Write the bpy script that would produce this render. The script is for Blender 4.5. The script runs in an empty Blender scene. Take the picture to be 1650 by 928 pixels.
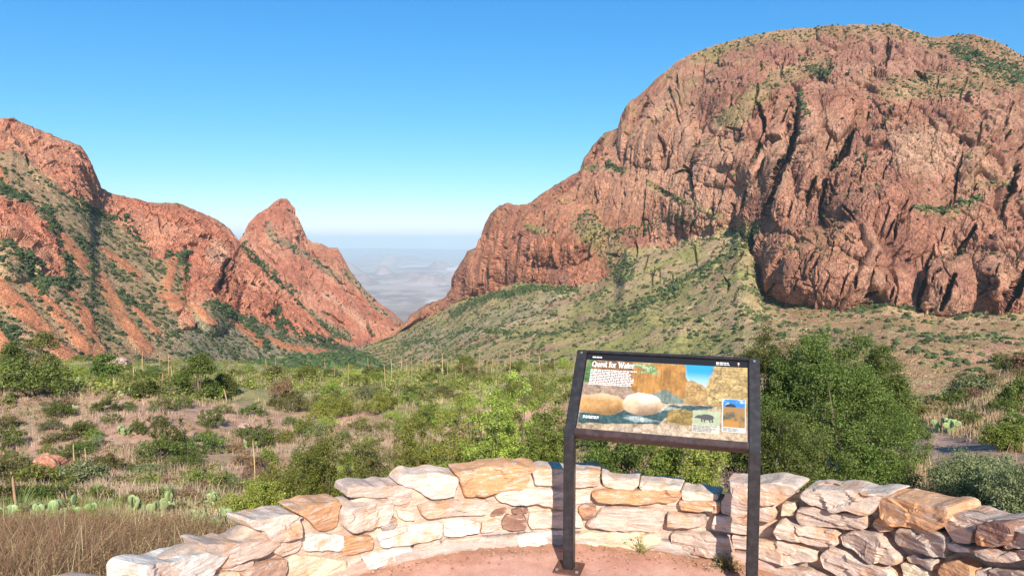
import bpy, math, random
import numpy as np
from mathutils import Vector, Matrix
R = math.radians
random.seed(7)
C = bpy.context.scene.collection
# ------------------------------------------------------------------ camera
FPX = 1100.0
PITCH = math.atan(74/FPX)
CAMZ = 1.8
cam_d = bpy.data.cameras.new("camera"); cam = bpy.data.objects.new("camera", cam_d); C.objects.link(cam)
cam_d.lens = 24.0; cam_d.sensor_width = 36.0; cam_d.clip_start = 0.05; cam_d.clip_end = 400000
cam.location = (0, 0, CAMZ); cam.rotation_euler = (R(90)-PITCH, 0, 0)
bpy.context.scene.camera = cam
# ------------------------------------------------------------------ light
SUN_EL, SUN_AZ = 32.0, 8.0          # elevation; azimuth to the right of straight behind the camera
sd = Vector((math.sin(R(SUN_AZ))*math.cos(R(SUN_EL)), -math.cos(R(SUN_AZ))*math.cos(R(SUN_EL)), math.sin(R(SUN_EL))))
sl = bpy.data.lights.new("sun", 'SUN'); sl.energy = 5.0; sl.angle = R(0.5); sl.color = (1.0, .93, .82)
so = bpy.data.objects.new("sun", sl); C.objects.link(so)
so.rotation_euler = sd.to_track_quat('Z', 'Y').to_euler()
w = bpy.data.worlds.new("World"); bpy.context.scene.world = w; w.use_nodes = True
nt = w.node_tree; bg = nt.nodes['Background']
sky = nt.nodes.new('ShaderNodeTexSky'); sky.sky_type = 'NISHITA'; sky.sun_disc = False
sky.sun_elevation = R(SUN_EL); sky.sun_rotation = R(180-SUN_AZ)
sky.altitude = 1600; sky.air_density = 1.0; sky.dust_density = 0.0; sky.ozone_density = 6
SKY = 0.1                            # clear desert air: a deeper blue than the model's own
sv = nt.nodes.new('ShaderNodeVectorMath'); sv.operation = 'SCALE'; sv.inputs['Scale'].default_value = SKY*1.15
nt.links.new(sky.outputs[0], sv.inputs[0]); sp = nt.nodes.new('ShaderNodeSeparateXYZ'); nt.links.new(sv.outputs[0], sp.inputs[0])
cb_ = nt.nodes.new('ShaderNodeCombineXYZ')
for k, (g_, a_) in enumerate(((1.62, 1.22), (.92, .87), (.42, .80))):
    pw = nt.nodes.new('ShaderNodeMath'); pw.operation = 'POWER'; pw.inputs[1].default_value = g_; nt.links.new(sp.outputs[k], pw.inputs[0])
    ml = nt.nodes.new('ShaderNodeMath'); ml.operation = 'MULTIPLY'; ml.inputs[1].default_value = a_/SKY; nt.links.new(pw.outputs[0], ml.inputs[0])
    mr_ = nt.nodes.new('ShaderNodeMapRange'); mr_.inputs['From Min'].default_value = .22; mr_.inputs['From Max'].default_value = .52   # the zenith is darker than the sky low down
    mr_.inputs['To Min'].default_value = (.75, .7, .45)[k]; nt.links.new(sp.outputs[2], mr_.inputs['Value'])
    m2_ = nt.nodes.new('ShaderNodeMath'); m2_.operation = 'MULTIPLY'; nt.links.new(ml.outputs[0], m2_.inputs[0]); nt.links.new(mr_.outputs[0], m2_.inputs[1])
    nt.links.new(m2_.outputs[0], cb_.inputs[k])
nt.links.new(cb_.outputs[0], bg.inputs[0]); bg.inputs[1].default_value = SKY
sc = bpy.context.scene
sc.view_settings.view_transform = 'Standard'; sc.view_settings.look = 'None'
sc.view_settings.gamma = 1; sc.view_settings.exposure = 0.55; sc.view_settings.use_curve_mapping = False
try:
    sc.cycles.volume_bounces = 1; sc.cycles.max_bounces = 6; sc.cycles.diffuse_bounces = 3
    sc.cycles.transparent_max_bounces = 8; sc.cycles.volume_step_rate = 8; sc.cycles.volume_max_steps = 64
except Exception: pass
# ------------------------------------------------------------------ helpers
def unproj(px, py, D):
    """a point on the photograph's line of sight at forward distance D (metres)"""
    px = np.asarray(px, float); py = np.asarray(py, float); D = np.asarray(D, float)
    x = (px-825)/FPX; y = -(py-464)/FPX
    dy = math.cos(PITCH)+y*math.sin(PITCH); dz = -math.sin(PITCH)+y*math.cos(PITCH)
    s = D/dy
    return np.stack(np.broadcast_arrays(x*s, D, CAMZ+dz*s), -1)
def _hash(ix, iy, iz, seed):
    h = (ix.astype(np.int64)*374761393+iy.astype(np.int64)*668265263+iz.astype(np.int64)*2147483647+seed*974711) & 0xffffffff
    h = ((h ^ (h >> 13))*1274126177) & 0xffffffff
    h = (h ^ (h >> 16))
    h = (h*2246822519) & 0xffffffff
    return ((h ^ (h >> 15)) & 0xffffff)/float(0xffffff)
def vn(P, seed=0):
    """value noise, -1..1"""
    i = np.floor(P).astype(np.int64); f = P-i; f = f*f*f*(f*(f*6-15)+10)
    r = 0
    for a in (0, 1):
        for b in (0, 1):
            for c in (0, 1):
                wgt = (f[..., 0] if a else 1-f[..., 0])*(f[..., 1] if b else 1-f[..., 1])*(f[..., 2] if c else 1-f[..., 2])
                r = r+wgt*_hash(i[..., 0]+a, i[..., 1]+b, i[..., 2]+c, seed)
    return r*2-1
def fbm(P, scale, octv=4, seed=0, gain=.5, ridge=False):
    P = np.asarray(P, float)/np.asarray(scale, float); r = 0; a = 1; t = 0
    for o in range(octv):
        n = vn(P+o*17.3, seed+o)
        if ridge: n = 1-2*np.abs(n)
        r = r+a*n; t += a; a *= gain; P = P*2.03
    return r/t
def worley(P, scale, seed=0):
    """F1, F2, cell value, facet slope term"""
    P = np.asarray(P, float)/np.asarray(scale, float); i = np.floor(P).astype(np.int64)
    F1 = np.full(P.shape[:-1], 9.); F2 = F1.copy(); cv = F1*0; fc = F1*0
    for a in (-1, 0, 1):
        for b in (-1, 0, 1):
            for c in (-1, 0, 1):
                jx, jy, jz = i[..., 0]+a, i[..., 1]+b, i[..., 2]+c
                dx = jx+.15+.7*_hash(jx, jy, jz, seed)-P[..., 0]; dy = jy+.15+.7*_hash(jx, jy, jz, seed+1)-P[..., 1]; dz = jz+.15+.7*_hash(jx, jy, jz, seed+2)-P[..., 2]
                d = np.sqrt(dx*dx+dy*dy+dz*dz); v = _hash(jx, jy, jz, seed+3)
                fv = dx*(_hash(jx, jy, jz, seed+4)-.5)+dy*(_hash(jx, jy, jz, seed+6)-.5)+dz*(_hash(jx, jy, jz, seed+5)-.5)
                m = d < F1
                F2 = np.where(m, F1, np.minimum(F2, d)); F1 = np.where(m, d, F1); cv = np.where(m, v, cv); fc = np.where(m, fv, fc)
    return F1, F2, cv, fc
def sstep(a, b, x):
    t = np.clip((x-a)/(b-a), 0, 1); return t*t*(3-2*t)
def lerp(a, b, t):
    a = np.asarray(a, float); b = np.asarray(b, float)
    return a+(b-a)*(t[..., None] if np.ndim(t) else t)
def segdist(px, py, pts):
    d = np.full(np.shape(px), 1e9); tt = np.zeros(np.shape(px)); n = len(pts)-1
    for k in range(n):
        ax, ay = pts[k]; bx, by = pts[k+1]; L = (bx-ax)**2+(by-ay)**2+1e-9
        t = np.clip(((px-ax)*(bx-ax)+(py-ay)*(by-ay))/L, 0, 1)
        e = np.hypot(px-ax-t*(bx-ax), py-ay-t*(by-ay)); m = e < d
        d = np.where(m, e, d); tt = np.where(m, (k+t)/n, tt)
    return d, tt
def inpoly(px, py, pts, soft=6):
    ins = np.zeros(np.shape(px), bool); n = len(pts)
    for k in range(n):
        ax, ay = pts[k]; bx, by = pts[(k+1) % n]
        c = ((ay > py) != (by > py)) & (px < (bx-ax)*(py-ay)/((by-ay) or 1e-9)+ax)
        ins ^= c
    d, _ = segdist(px, py, list(pts)+[pts[0]])
    return np.clip(.5+np.where(ins, d, -d)/(2*soft), 0, 1)
def mesh_np(name, V, F, mat=None, col=None, smooth=False, parent=None, link=True, attr2=None):
    """V (n,3); F (m,k) ints, or a list of such arrays; col (n,3) linear base colour of each vertex"""
    me = bpy.data.meshes.new(name)
    Fs = F if isinstance(F, list) else [F]
    Fs = [np.asarray(f, np.int32) for f in Fs if len(f)]
    me.vertices.add(len(V)); me.vertices.foreach_set("co", np.asarray(V, np.float32).ravel())
    nl = sum(f.size for f in Fs); npo = sum(len(f) for f in Fs)
    me.loops.add(nl); me.loops.foreach_set("vertex_index", np.concatenate([f.ravel() for f in Fs]))
    st = []; o = 0
    for f in Fs:
        st.append(o+np.arange(len(f))*f.shape[1]); o += f.size
    me.polygons.add(npo); me.polygons.foreach_set("loop_start", np.concatenate(st).astype(np.int32))
    me.update(calc_edges=True); me.validate()
    me.polygons.foreach_set("use_smooth", np.full(len(me.polygons), bool(smooth)))
    if col is not None:
        a = me.color_attributes.new("Col", 'FLOAT_COLOR', 'POINT')
        c4 = np.ones((len(V), 4), np.float32); c4[:, :3] = np.clip(col, 0, 1); a.data.foreach_set("color", c4.ravel())
    if mat: me.materials.append(mat)
    o = bpy.data.objects.new(name, me)
    if link: C.objects.link(o)
    if parent: o.parent = parent
    return o
def tag(o, label=None, cat=None, group=None, kind=None):
    for k, v in (('label', label), ('category', cat), ('group', group), ('kind', kind)):
        if v: o[k] = v
    return o
def empty(name, loc=(0, 0, 0), rz=0):
    o = bpy.data.objects.new(name, None); C.objects.link(o); o.location = loc; o.rotation_euler = (0, 0, rz)
    o.empty_display_size = .1; return o
def gridF(nv, nu):
    a = (np.arange(nv-1)[:, None]*nu+np.arange(nu-1)[None]).ravel()
    return np.stack([a, a+1, a+nu+1, a+nu], 1)
# ------------------------------------------------------------------ materials
def new_mat(name):
    m = bpy.data.materials.new(name); m.use_nodes = True
    return m, m.node_tree, m.node_tree.nodes['Principled BSDF']
def mat_col(name, rough=.9, mott=.25, scales=((8., .5), (1.5, .3)), bump=.0, bscale=1., coords='Object', spec=.25, transl=0):
    """base colour from the mesh's own colour attribute, broken up by noise, plus noise bump"""
    m, t, b = new_mat(name)
    at = t.nodes.new('ShaderNodeAttribute'); at.attribute_name = "Col"
    tc = t.nodes.new('ShaderNodeTexCoord'); last = at.outputs['Color']
    for s, amt in scales:
        n = t.nodes.new('ShaderNodeTexNoise'); n.inputs['Scale'].default_value = 1/s; n.inputs['Detail'].default_value = 6; n.inputs['Roughness'].default_value = .65
        t.links.new(tc.outputs[coords], n.inputs['Vector'])
        mr = t.nodes.new('ShaderNodeMapRange'); mr.inputs['From Min'].default_value = .25; mr.inputs['From Max'].default_value = .75
        mr.inputs['To Min'].default_value = 1-amt*mott*2; mr.inputs['To Max'].default_value = 1+amt*mott*2
        t.links.new(n.outputs['Fac'], mr.inputs['Value'])
        mx = t.nodes.new('ShaderNodeVectorMath'); mx.operation = 'SCALE'
        t.links.new(last, mx.inputs[0]); t.links.new(mr.outputs[0], mx.inputs['Scale']); last = mx.outputs[0]
    t.links.new(last, b.inputs['Base Color']); b.inputs['Roughness'].default_value = rough
    b.inputs['Specular IOR Level'].default_value = spec
    if bump:
        n = t.nodes.new('ShaderNodeTexNoise'); n.inputs['Scale'].default_value = 1/bscale; n.inputs['Detail'].default_value = 8; n.inputs['Roughness'].default_value = .7
        t.links.new(tc.outputs[coords], n.inputs['Vector'])
        bp = t.nodes.new('ShaderNodeBump'); bp.inputs['Strength'].default_value = 1; bp.inputs['Distance'].default_value = bump
        t.links.new(n.outputs['Fac'], bp.inputs['Height']); t.links.new(bp.outputs[0], b.inputs['Normal'])
    if transl:
        tr = t.nodes.new('ShaderNodeBsdfTranslucent'); mxs = t.nodes.new('ShaderNodeMixShader'); mxs.inputs[0].default_value = transl
        t.links.new(last, tr.inputs[0]); t.links.new(b.outputs[0], mxs.inputs[1]); t.links.new(tr.outputs[0], mxs.inputs[2])
        t.links.new(mxs.outputs[0], t.nodes['Material Output'].inputs[0])
    return m
M_rock = mat_col("mountain_rock", .92, .26, ((60, .45), (9, .55), (2.5, .5)), bump=1.7, bscale=7, spec=.15)
def add_joints(m):
    """thin weathered joints and dark varnish in the rock, steeply leaning"""
    t = m.node_tree; b = t.nodes['Principled BSDF']; tc = t.nodes.new('ShaderNodeTexCoord'); L = t.links.new
    dn = t.nodes.new('ShaderNodeTexNoise'); dn.inputs['Scale'].default_value = .05; dn.inputs['Detail'].default_value = 4; L(tc.outputs['Object'], dn.inputs['Vector'])
    ad = t.nodes.new('ShaderNodeVectorMath'); ad.operation = 'MULTIPLY_ADD'; ad.inputs[1].default_value = (14, 14, 14); L(dn.outputs['Color'], ad.inputs[0]); L(tc.outputs['Object'], ad.inputs[2])
    mp = t.nodes.new('ShaderNodeMapping'); mp.inputs['Rotation'].default_value = (0, -.28, 0); mp.inputs['Scale'].default_value = (.11, .08, .028); L(ad.outputs[0], mp.inputs[0])
    v = t.nodes.new('ShaderNodeTexVoronoi'); v.feature = 'DISTANCE_TO_EDGE'; L(mp.outputs[0], v.inputs['Vector'])
    r = t.nodes.new('ShaderNodeMapRange'); r.inputs['From Max'].default_value = .07; L(v.outputs['Distance'], r.inputs['Value'])
    old = b.inputs['Normal'].links[0].from_node; bp = t.nodes.new('ShaderNodeBump'); bp.inputs['Distance'].default_value = 2.2; bp.inputs['Strength'].default_value = .8; L(r.outputs[0], bp.inputs['Height']); L(bp.outputs[0], old.inputs['Normal'])
add_joints(M_rock)
M_far = mat_col("desert_plain", .95, .15, ((900, .5),), spec=.1)
M_ground = mat_col("dry_ground", .95, .3, ((3, .4), (.5, .5), (.12, .5)), bump=.05, bscale=.25, spec=.1)
M_scrub = mat_col("scrub_leaf", .8, .3, ((5, .5), (1.2, .5)), spec=.2)
# ------------------------------------------------------------------ the desert plain far below
def crest_fn(pts):
    xs = [p[0] for p in pts]; ys = [p[1] for p in pts]
    return lambda x: np.interp(x, xs, ys)
def build_plain():
    nu, nv = 900, 620
    px = np.concatenate([np.linspace(-900, 480, 60, endpoint=False), np.linspace(480, 860, nu-120), np.linspace(860, 2600, 61)[1:]]); nu = len(px)
    D = np.exp(np.linspace(math.log(2600), math.log(88000), nv))
    PX, DD = np.meshgrid(px, D); X = (PX-825)/FPX*DD
    base = -690-260*sstep(3500, 9000, DD)+300*(1-sstep(2600, 5200, DD))
    P = np.stack([X, DD, X*0], -1)
    z = base+14*fbm(P, 1800, 4, 3)*sstep(2600, 9000, DD)+60*fbm(P, 900, 4, 4, ridge=True)*(1-sstep(7500, 9500, DD))
    def hill(cx, cy, rx, h, sh=.6):
        d0 = (CAMZ+690+240)/((cy-390)/FPX) if cy > 392 else 60000
        q = ((PX-cx)/rx)**2+((DD-d0)/(rx/FPX*d0*1.5))**2
        n = fbm(P, (d0*.02,)*3, 4, int(cx), ridge=True)
        return h*np.clip(np.exp(-q*1.3)*(1+.35*n)-.12, 0, 1)/.88
    for a in ((618, 441, 16, 260), (640, 452, 40, 90), (690, 456, 34, 200), (725, 452, 22, 200), (628, 424, 22, 420), (710, 432, 24, 260), (585, 455, 26, 180), (770, 450, 34, 300),
              (668, 451, 26, 150), (560, 440, 26, 300), (655, 420, 30, 240), (600, 418, 30, 260)):
        z = z+hill(*a)
    z = z+np.exp(-((DD-60000)/9000)**2)*(360+240*fbm(P, (7000, 30000, 1), 4, 9)+60*fbm(P, (1500, 9000, 1), 3, 10))
    z = z+np.exp(-((DD-38000)/5000)**2)*np.clip(260*fbm(P, (5000, 20000, 1), 4, 12), 0, 999)
    P[..., 2] = z+CAMZ
    n1 = fbm(P*[1, .35, 0], (900, 500, 1), 6, 21, .65); n2 = fbm(P, (350, 350, 1), 4, 22)
    col = lerp((.30, .215, .19), (.50, .385, .34), sstep(-.2, .25, n1+.5*fbm(P*[1, .5, 0], (260, 200, 1), 4, 24)))
    col = lerp(col, (.20, .20, .14), sstep(.15, .45, n2)*(1-sstep(9000, 14000, DD)))
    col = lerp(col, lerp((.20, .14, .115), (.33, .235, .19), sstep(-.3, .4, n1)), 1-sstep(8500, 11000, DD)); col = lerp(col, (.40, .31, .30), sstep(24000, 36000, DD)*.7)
    flats = (1-sstep(26000, 34000, DD))*sstep(.12, .3, fbm(P*[1, .3, 0], (1800, 1000, 1), 6, 31, .6))*sstep(9500, 11500, DD)
    flat_z = 1-sstep(25, 90, z-base)
    col = lerp(col, (.72, .64, .60), flats*flat_z*.8)
    grn = sstep(.0, .25, fbm(P*[1, .4, 0], (2500, 800, 1), 3, 33))*(1-sstep(9500, 10500, DD))*sstep(8200, 9000, DD)
    col = lerp(col, (.13, .17, .10), grn*.8)
    col = lerp(col, (.36, .26, .24), (1-flat_z)*.9)
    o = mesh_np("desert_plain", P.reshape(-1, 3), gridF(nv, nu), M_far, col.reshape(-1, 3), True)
    tag(o, kind='structure')
build_plain()
# ------------------------------------------------------------------ mountains
def smooth1(A, k, axis):
    if k < 1: return A
    pad = [(0, 0)]*A.ndim; pad[axis] = (k, k)
    B = np.pad(A, pad, 'edge'); ker = np.hanning(2*k+3)[1:-1]; ker /= ker.sum()
    return np.apply_along_axis(lambda v: np.convolve(v, ker, 'valid'), axis, B)
def loft(pxs, rows, nv_seg, ksm=(14, 14)):
    """rows: list of (py array, D array) from the foot to the crest; nv_seg rows of the mesh in each span"""
    PY = []; DD = []; RV = []
    for k in range(len(rows)-1):
        n = nv_seg[k]; t = np.linspace(0, 1, n, endpoint=(k == len(rows)-2))[:, None]
        PY.append(rows[k][0][None]*(1-t)+rows[k+1][0][None]*t); DD.append(rows[k][1][None]*(1-t)+rows[k+1][1][None]*t); RV.append(k+t+0*rows[k][0][None])
    PY = np.concatenate(PY); DD = np.concatenate(DD); RV = np.concatenate(RV)
    DD = smooth1(smooth1(DD, ksm[0], 0), ksm[1], 1)
    return PY, DD, RV
def tab(px, t):
    return np.interp(px, [a for a, _ in t], [b for _, b in t])
def grooves(PX, PY, DD, gs, seed=0):
    Q = np.stack([PX, PY, PX*0], -1)
    jx = PX+2.5*fbm(Q, 14, 3, seed); jy = PY+2.5*fbm(Q, 14, 3, seed+50)
    wn = 1+.55*fbm(Q, 9, 3, seed+70)
    for pts, w_, dep in gs:
        x0, x1 = min(p[0] for p in pts)-40, max(p[0] for p in pts)+40
        if PX[0, -1] < x0 or PX[0, 0] > x1: continue
        d, t = segdist(jx, jy, pts); d = d/wn; tp = np.sin(np.clip(t, .04, .96)*math.pi)**.5
        DD = DD+dep*tp*np.exp(-(d/(w_*.72*(.45+.55*tp)))**4)
    return DD
def bumps(PX, PY, DD, bs):
    for cx, cy, rx, ry, amp in bs:
        q = ((PX-cx)/rx)**2+((PY-cy)/ry)**2
        DD = DD-amp*np.clip(1-q, 0, 1)**.8
    return DD
def normals(P):
    du = np.gradient(P, axis=1); dv = np.gradient(P, axis=0)
    n = np.cross(du, dv); n /= np.linalg.norm(n, axis=-1, keepdims=True)+1e-9
    return n
def rock_disp(P, s, seed, rocky, lean=.25):
    """fractured, ribbed rock: metres of relief along the surface normal"""
    W = P+np.stack([fbm(P, 40*s, 4, seed+1, .6), fbm(P, 40*s, 4, seed+2, .6), fbm(P, 40*s, 4, seed+3, .6)], -1)*7*s
    W = W.copy(); W[..., 0] -= lean*W[..., 2]
    big = fbm(P, 130*s, 3, seed+40)
    d = 4.5*s*fbm(W, (48*s, 60*s, 190*s), 5, seed+5, .55, ridge=True)
    F1, F2, cv, fc = worley(W, (24*s, 40*s, 120*s), seed+7)
    d = d+s*(8*(cv-.5)+15*fc-3*np.exp(-((F2-F1)/.03)**2))
    m2 = sstep(-.25, .35, big)
    F1, F2, cv, fc = worley(W, (9*s, 14*s, 34*s), seed+17)
    d = d+s*(.15+m2)*(2.2*(cv-.5)+4.6*fc-1.2*np.exp(-((F2-F1)/.06)**2))
    H = P.copy(); H[..., 2] += 9*s*fbm(P, 70*s, 3, seed+31)+.12*P[..., 0]; st = sstep(0, .4, fbm(P, 120*s, 3, seed+33))
    d = d+2.2*s*st*fbm(H, (45*s, 45*s, 5*s), 3, seed+35, ridge=True)
    cr = fbm(W, (10*s, 30*s, 90*s), 3, seed+45, ridge=True)           # long thin joints
    d = d-4.0*s*sstep(.62, .86, cr)*sstep(-.3, .2, -big+.2)
    F1, F2, cv, fc = worley(W, (4.2*s, 6*s, 11*s), seed+57); d = d+s*(.3+.7*m2)*(1.3*(cv-.5)+2.6*fc)
    d = d+1.4*s*fbm(P, (6*s, 6*s, 8*s), 4, seed+27, .7)
    return d*rocky
def back(P, seed):
    """the far side of the mountain: the crest rolls over and falls away"""
    c = P[-1]; rows = []
    for dy, dz in ((6, 1), (22, -3), (60, -25), (150, -110), (320, -300)):
        q = c.copy(); q[:, 1] += dy; q[:, 0] += q[:, 0]/q[:, 1]*dy*.6; q[:, 2] = np.maximum(q[:, 2]+dz+.08*dy*fbm(q, 40, 3, seed), -420); rows.append(q)
    return np.concatenate([P, np.array(rows)])
SHRUBS = []
def ico(sub):
    import bmesh
    bm = bmesh.new(); bmesh.ops.create_icosphere(bm, subdivisions=sub, radius=1)
    V = np.array([v.co[:] for v in bm.verts]); F = np.array([[v.index for v in f.verts] for f in bm.faces]); bm.free(); return V, F
def scatter_blobs(name, P, dens, n, rmin, rmax, seed, c0, c1, label, cat, sub=2, kind='stuff', spike=.35, mat=None):
    """many small rounded bushes with ragged outlines, merged: ground cover seen from afar"""
    rng = np.random.default_rng(seed)
    A = P[:-1, :-1]; e1 = P[:-1, 1:]-A; e2 = P[1:, :-1]-A
    area = np.linalg.norm(np.cross(e1, e2), axis=-1)
    pw = (area*dens[:-1, :-1]).ravel(); pw = pw/pw.sum()
    idx = rng.choice(len(pw), n, p=pw); iu = idx % A.shape[1]; iv = idx//A.shape[1]
    a, b = rng.random((2, n, 1)); pos = A[iv, iu]+e1[iv, iu]*a+e2[iv, iu]*b
    r = rmin+(rmax-rmin)*rng.random(n)**2.2
    V, F = ico(sub); nv = len(V)
    K = 8; vars_ = [V*(1+spike*rng.normal(size=(nv, 1)))*np.array([1, 1, .75+.3*rng.random()]) for _ in range(K)]
    vars_ = np.array(vars_); kk = rng.integers(0, K, n); th = rng.random(n)*6.28
    W = vars_[kk].copy(); x = W[..., 0]*np.cos(th)[:, None]-W[..., 1]*np.sin(th)[:, None]; y = W[..., 0]*np.sin(th)[:, None]+W[..., 1]*np.cos(th)[:, None]
    W[..., 0] = x; W[..., 1] = y
    W = W*r[:, None, None]*np.array([1+.3*rng.random((n, 1)), 1+.3*rng.random((n, 1)), .75+.3*rng.random((n, 1))]).transpose(1, 2, 0)+(pos+np.array([0, 0, 1])*r[:, None]*.4)[:, None]
    FF = (F[None]+(np.arange(n)*nv)[:, None, None]).reshape(-1, 3)
    cc = lerp(np.array(c0), np.array(c1), rng.random(n)**1.3)[:, None]*(1+.25*rng.normal(size=(n, nv, 1)))
    o = mesh_np(name, W.reshape(-1, 3), FF, mat or M_scrub, cc.reshape(-1, 3))
    return tag(o, label, cat, kind=kind)
GREEN0, GREEN1 = (.042, .060, .022), (.125, .14, .05)

# ---- right massif with its grassy apron
CR = [(500, 600), (530, 585), (570, 572), (600, 556), (640, 537), (652, 524), (660, 512), (668, 505), (690, 490), (718, 480), (728, 465), (733, 440), (745, 420), (752, 405), (770, 398),
      (775, 382), (780, 365), (790, 345), (805, 332), (818, 327), (830, 330), (850, 330), (870, 315), (895, 298), (920, 285), (935, 275), (942, 255), (955, 235), (975, 215), (1000, 206), (1004, 190),
      (1012, 170), (1035, 150), (1060, 125), (1090, 100), (1120, 84), (1160, 70), (1200, 60), (1250, 50), (1300, 45), (1350, 41), (1400, 39), (1440, 40), (1470, 50), (1500, 60),
      (1530, 57), (1570, 55), (1600, 64), (1630, 80), (1650, 92), (1750, 130), (1900, 230), (2200, 330)]
def build_right():
    nu = 1150; px = np.concatenate([np.linspace(500, 1680, nu), np.linspace(1680, 2200, 61)[1:]]); nu = len(px)
    crest = crest_fn(CR)(px); q = np.stack([px, px*0, px*0], -1)
    crest = crest+1.6*fbm(q, 22, 4, 5)+1.2*(fbm(q, 6, 2, 6)) * sstep(640, 680, px)
    cb = tab(px, [(500, 601), (530, 586), (600, 557), (650, 530), (668, 522), (700, 508), (730, 492), (760, 480), (800, 470), (830, 455), (870, 458), (930, 464), (960, 455), (990, 440), (1010, 404), (1050, 394), (1100, 386), (1190, 370), (1208, 398),
                  (1218, 450), (1228, 486), (1300, 494), (1350, 500), (1430, 494), (1500, 512), (1650, 513), (2200, 515)])
    cb = np.maximum(cb, crest+.5)
    Dcb = tab(px, [(500, 1250), (600, 1600), (650, 1740), (700, 1600), (760, 1430), (830, 1260), (900, 1120), (985, 1050), (1050, 1040), (1180, 920), (1210, 850), (1235, 765), (1350, 700), (1500, 640), (1650, 620), (2200, 600)])
    Dcr = tab(px, [(500, 1260), (600, 1620), (650, 1760), (690, 1690), (750, 1530), (800, 1430), (900, 1330), (1000, 1220), (1100, 1180), (1250, 1160), (1400, 1150), (1600, 1120), (1650, 1100), (2200, 1000)])
    foot = (px*0+650, tab(px, [(500, 800), (650, 620), (800, 520), (1000, 430), (1200, 380), (1400, 340), (2200, 330)]))
    mid = (np.maximum(tab(px, [(500, 620), (650, 580), (800, 555), (1000, 540), (1200, 528), (1300, 560), (1400, 567), (2200, 565)]), cb+1), tab(px, [(500, 1000), (650, 1150), (800, 880), (1000, 740), (1200, 600), (1300, 520), (1400, 480), (2200, 460)]))
    s1 = smooth1(Dcb, 170, 0); s2 = smooth1(Dcb, 110, 0)
    A = (cb+(crest-cb)*.38, s2+(Dcr-s2)*.13); B = (cb+(crest-cb)*.74, s1+(Dcr-s1)*.42)
    PY, DD, RV = loft(px, [foot, mid, (cb, Dcb), A, B, (crest, Dcr)], [60, 150, 170, 190, 150], (10, 8))
    PX = np.broadcast_to(px[None], PY.shape)
    DD = bumps(PX, PY, DD, [(1325, 432, 112, 78, 60), (1560, 460, 80, 60, 35), (1640, 440, 60, 80, 40), (1425, 335, 95, 95, 45), (1500, 225, 90, 70, 22), (900, 372, 75, 58, 45), (830, 395, 55, 70, 35), (1130, 330, 62, 60, 28),
                            (1060, 215, 70, 60, 25), (1190, 160, 60, 70, 22), (1255, 300, 22, 70, 25), (1300, 230, 30, 80, 22), (1440, 455, 40, 40, 20), (770, 430, 35, 50, 30), (1170, 265, 60, 40, 20), (1600, 260, 60, 70, 25)])
    gs = [([(1222, 128), (1217, 160), (1228, 190), (1233, 215), (1222, 240), (1208, 268)], 4.5, 45), ([(1288, 165), (1283, 200), (1276, 240), (1258, 275), (1246, 310), (1236, 346)], 7, 75),
          ([(1375, 208), (1362, 238), (1345, 265), (1331, 300), (1322, 348)], 8, 75), ([(1312, 290), (1298, 328)], 5, 40), ([(1432, 62), (1428, 95), (1424, 112)], 6, 40), ([(1472, 122), (1492, 134)], 9, 35),
          ([(1450, 338), (1442, 388)], 3, 25), ([(1572, 366), (1548, 400), (1530, 428)], 6, 50), ([(1540, 445), (1520, 496)], 5, 45), ([(1492, 448), (1480, 497)], 6, 40), ([(1412, 472), (1390, 480)], 5, 25),
          ([(1213, 372), (1212, 400), (1222, 445)], 7, 50), ([(1112, 272), (1122, 314)], 3, 28), ([(1172, 207), (1192, 212)], 3, 12), ([(1640, 262), (1628, 290), (1612, 348)], 6, 40),
          ([(1648, 440), (1636, 470), (1622, 496)], 9, 50), ([(1062, 222), (1068, 252)], 4, 26), ([(732, 446), (728, 470)], 4, 30), ([(1013, 172), (1008, 196)], 4, 25), ([(1100, 440), (1200, 520)], .1, .1),
          ([(1200, 300), (1192, 350)], 3, 20), ([(1396, 250), (1384, 300)], 3, 20), ([(1550, 250), (1540, 300), (1535, 330)], 3, 25), ([(1360, 330), (1400, 375)], 2.5, 9),
          ([(1080, 150), (1095, 200)], 3, 15), ([(1340, 90), (1330, 140)], 3, 15), ([(1265, 90), (1255, 130)], 3, 14), ([(1090, 285), (1120, 280)], 3, 20), ([(1580, 200), (1570, 240)], 4, 22), ([(960, 240), (950, 262)], 3, 16)]
    rg_ = np.random.default_rng(12)
    for _ in range(110):
        x, y = rg_.uniform(1010, 1670), rg_.uniform(110, 480); l = rg_.uniform(10, 38); sl_ = -.38+.15*rg_.normal() if x > 1180 else -.1+.3*rg_.normal()
        gs.append(([(x, y), (x+sl_*l*.5+rg_.normal()*1.5, y+l*.5), (x+sl_*l, y+l)], rg_.uniform(1.3, 3.0), rg_.uniform(7, 24)))
    D0 = DD; DD = grooves(PX, PY, DD, gs, 3)
    P = unproj(PX, PY, DD)
    qn = np.stack([PX, PY, PX*0], -1); wob = 14*fbm(qn, 40, 4, 61)
    RV = RV+.16*fbm(P, 45, 4, 62)*np.exp(-((RV-2.05)/.3)**2)*sstep(950, 1050, PX)*(1-sstep(1195, 1220, PX))
    rocky = sstep(1.93, 2.06, RV+wob*.004)
    # vegetated fingers that climb into the rock
    ve = 0*PX
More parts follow.
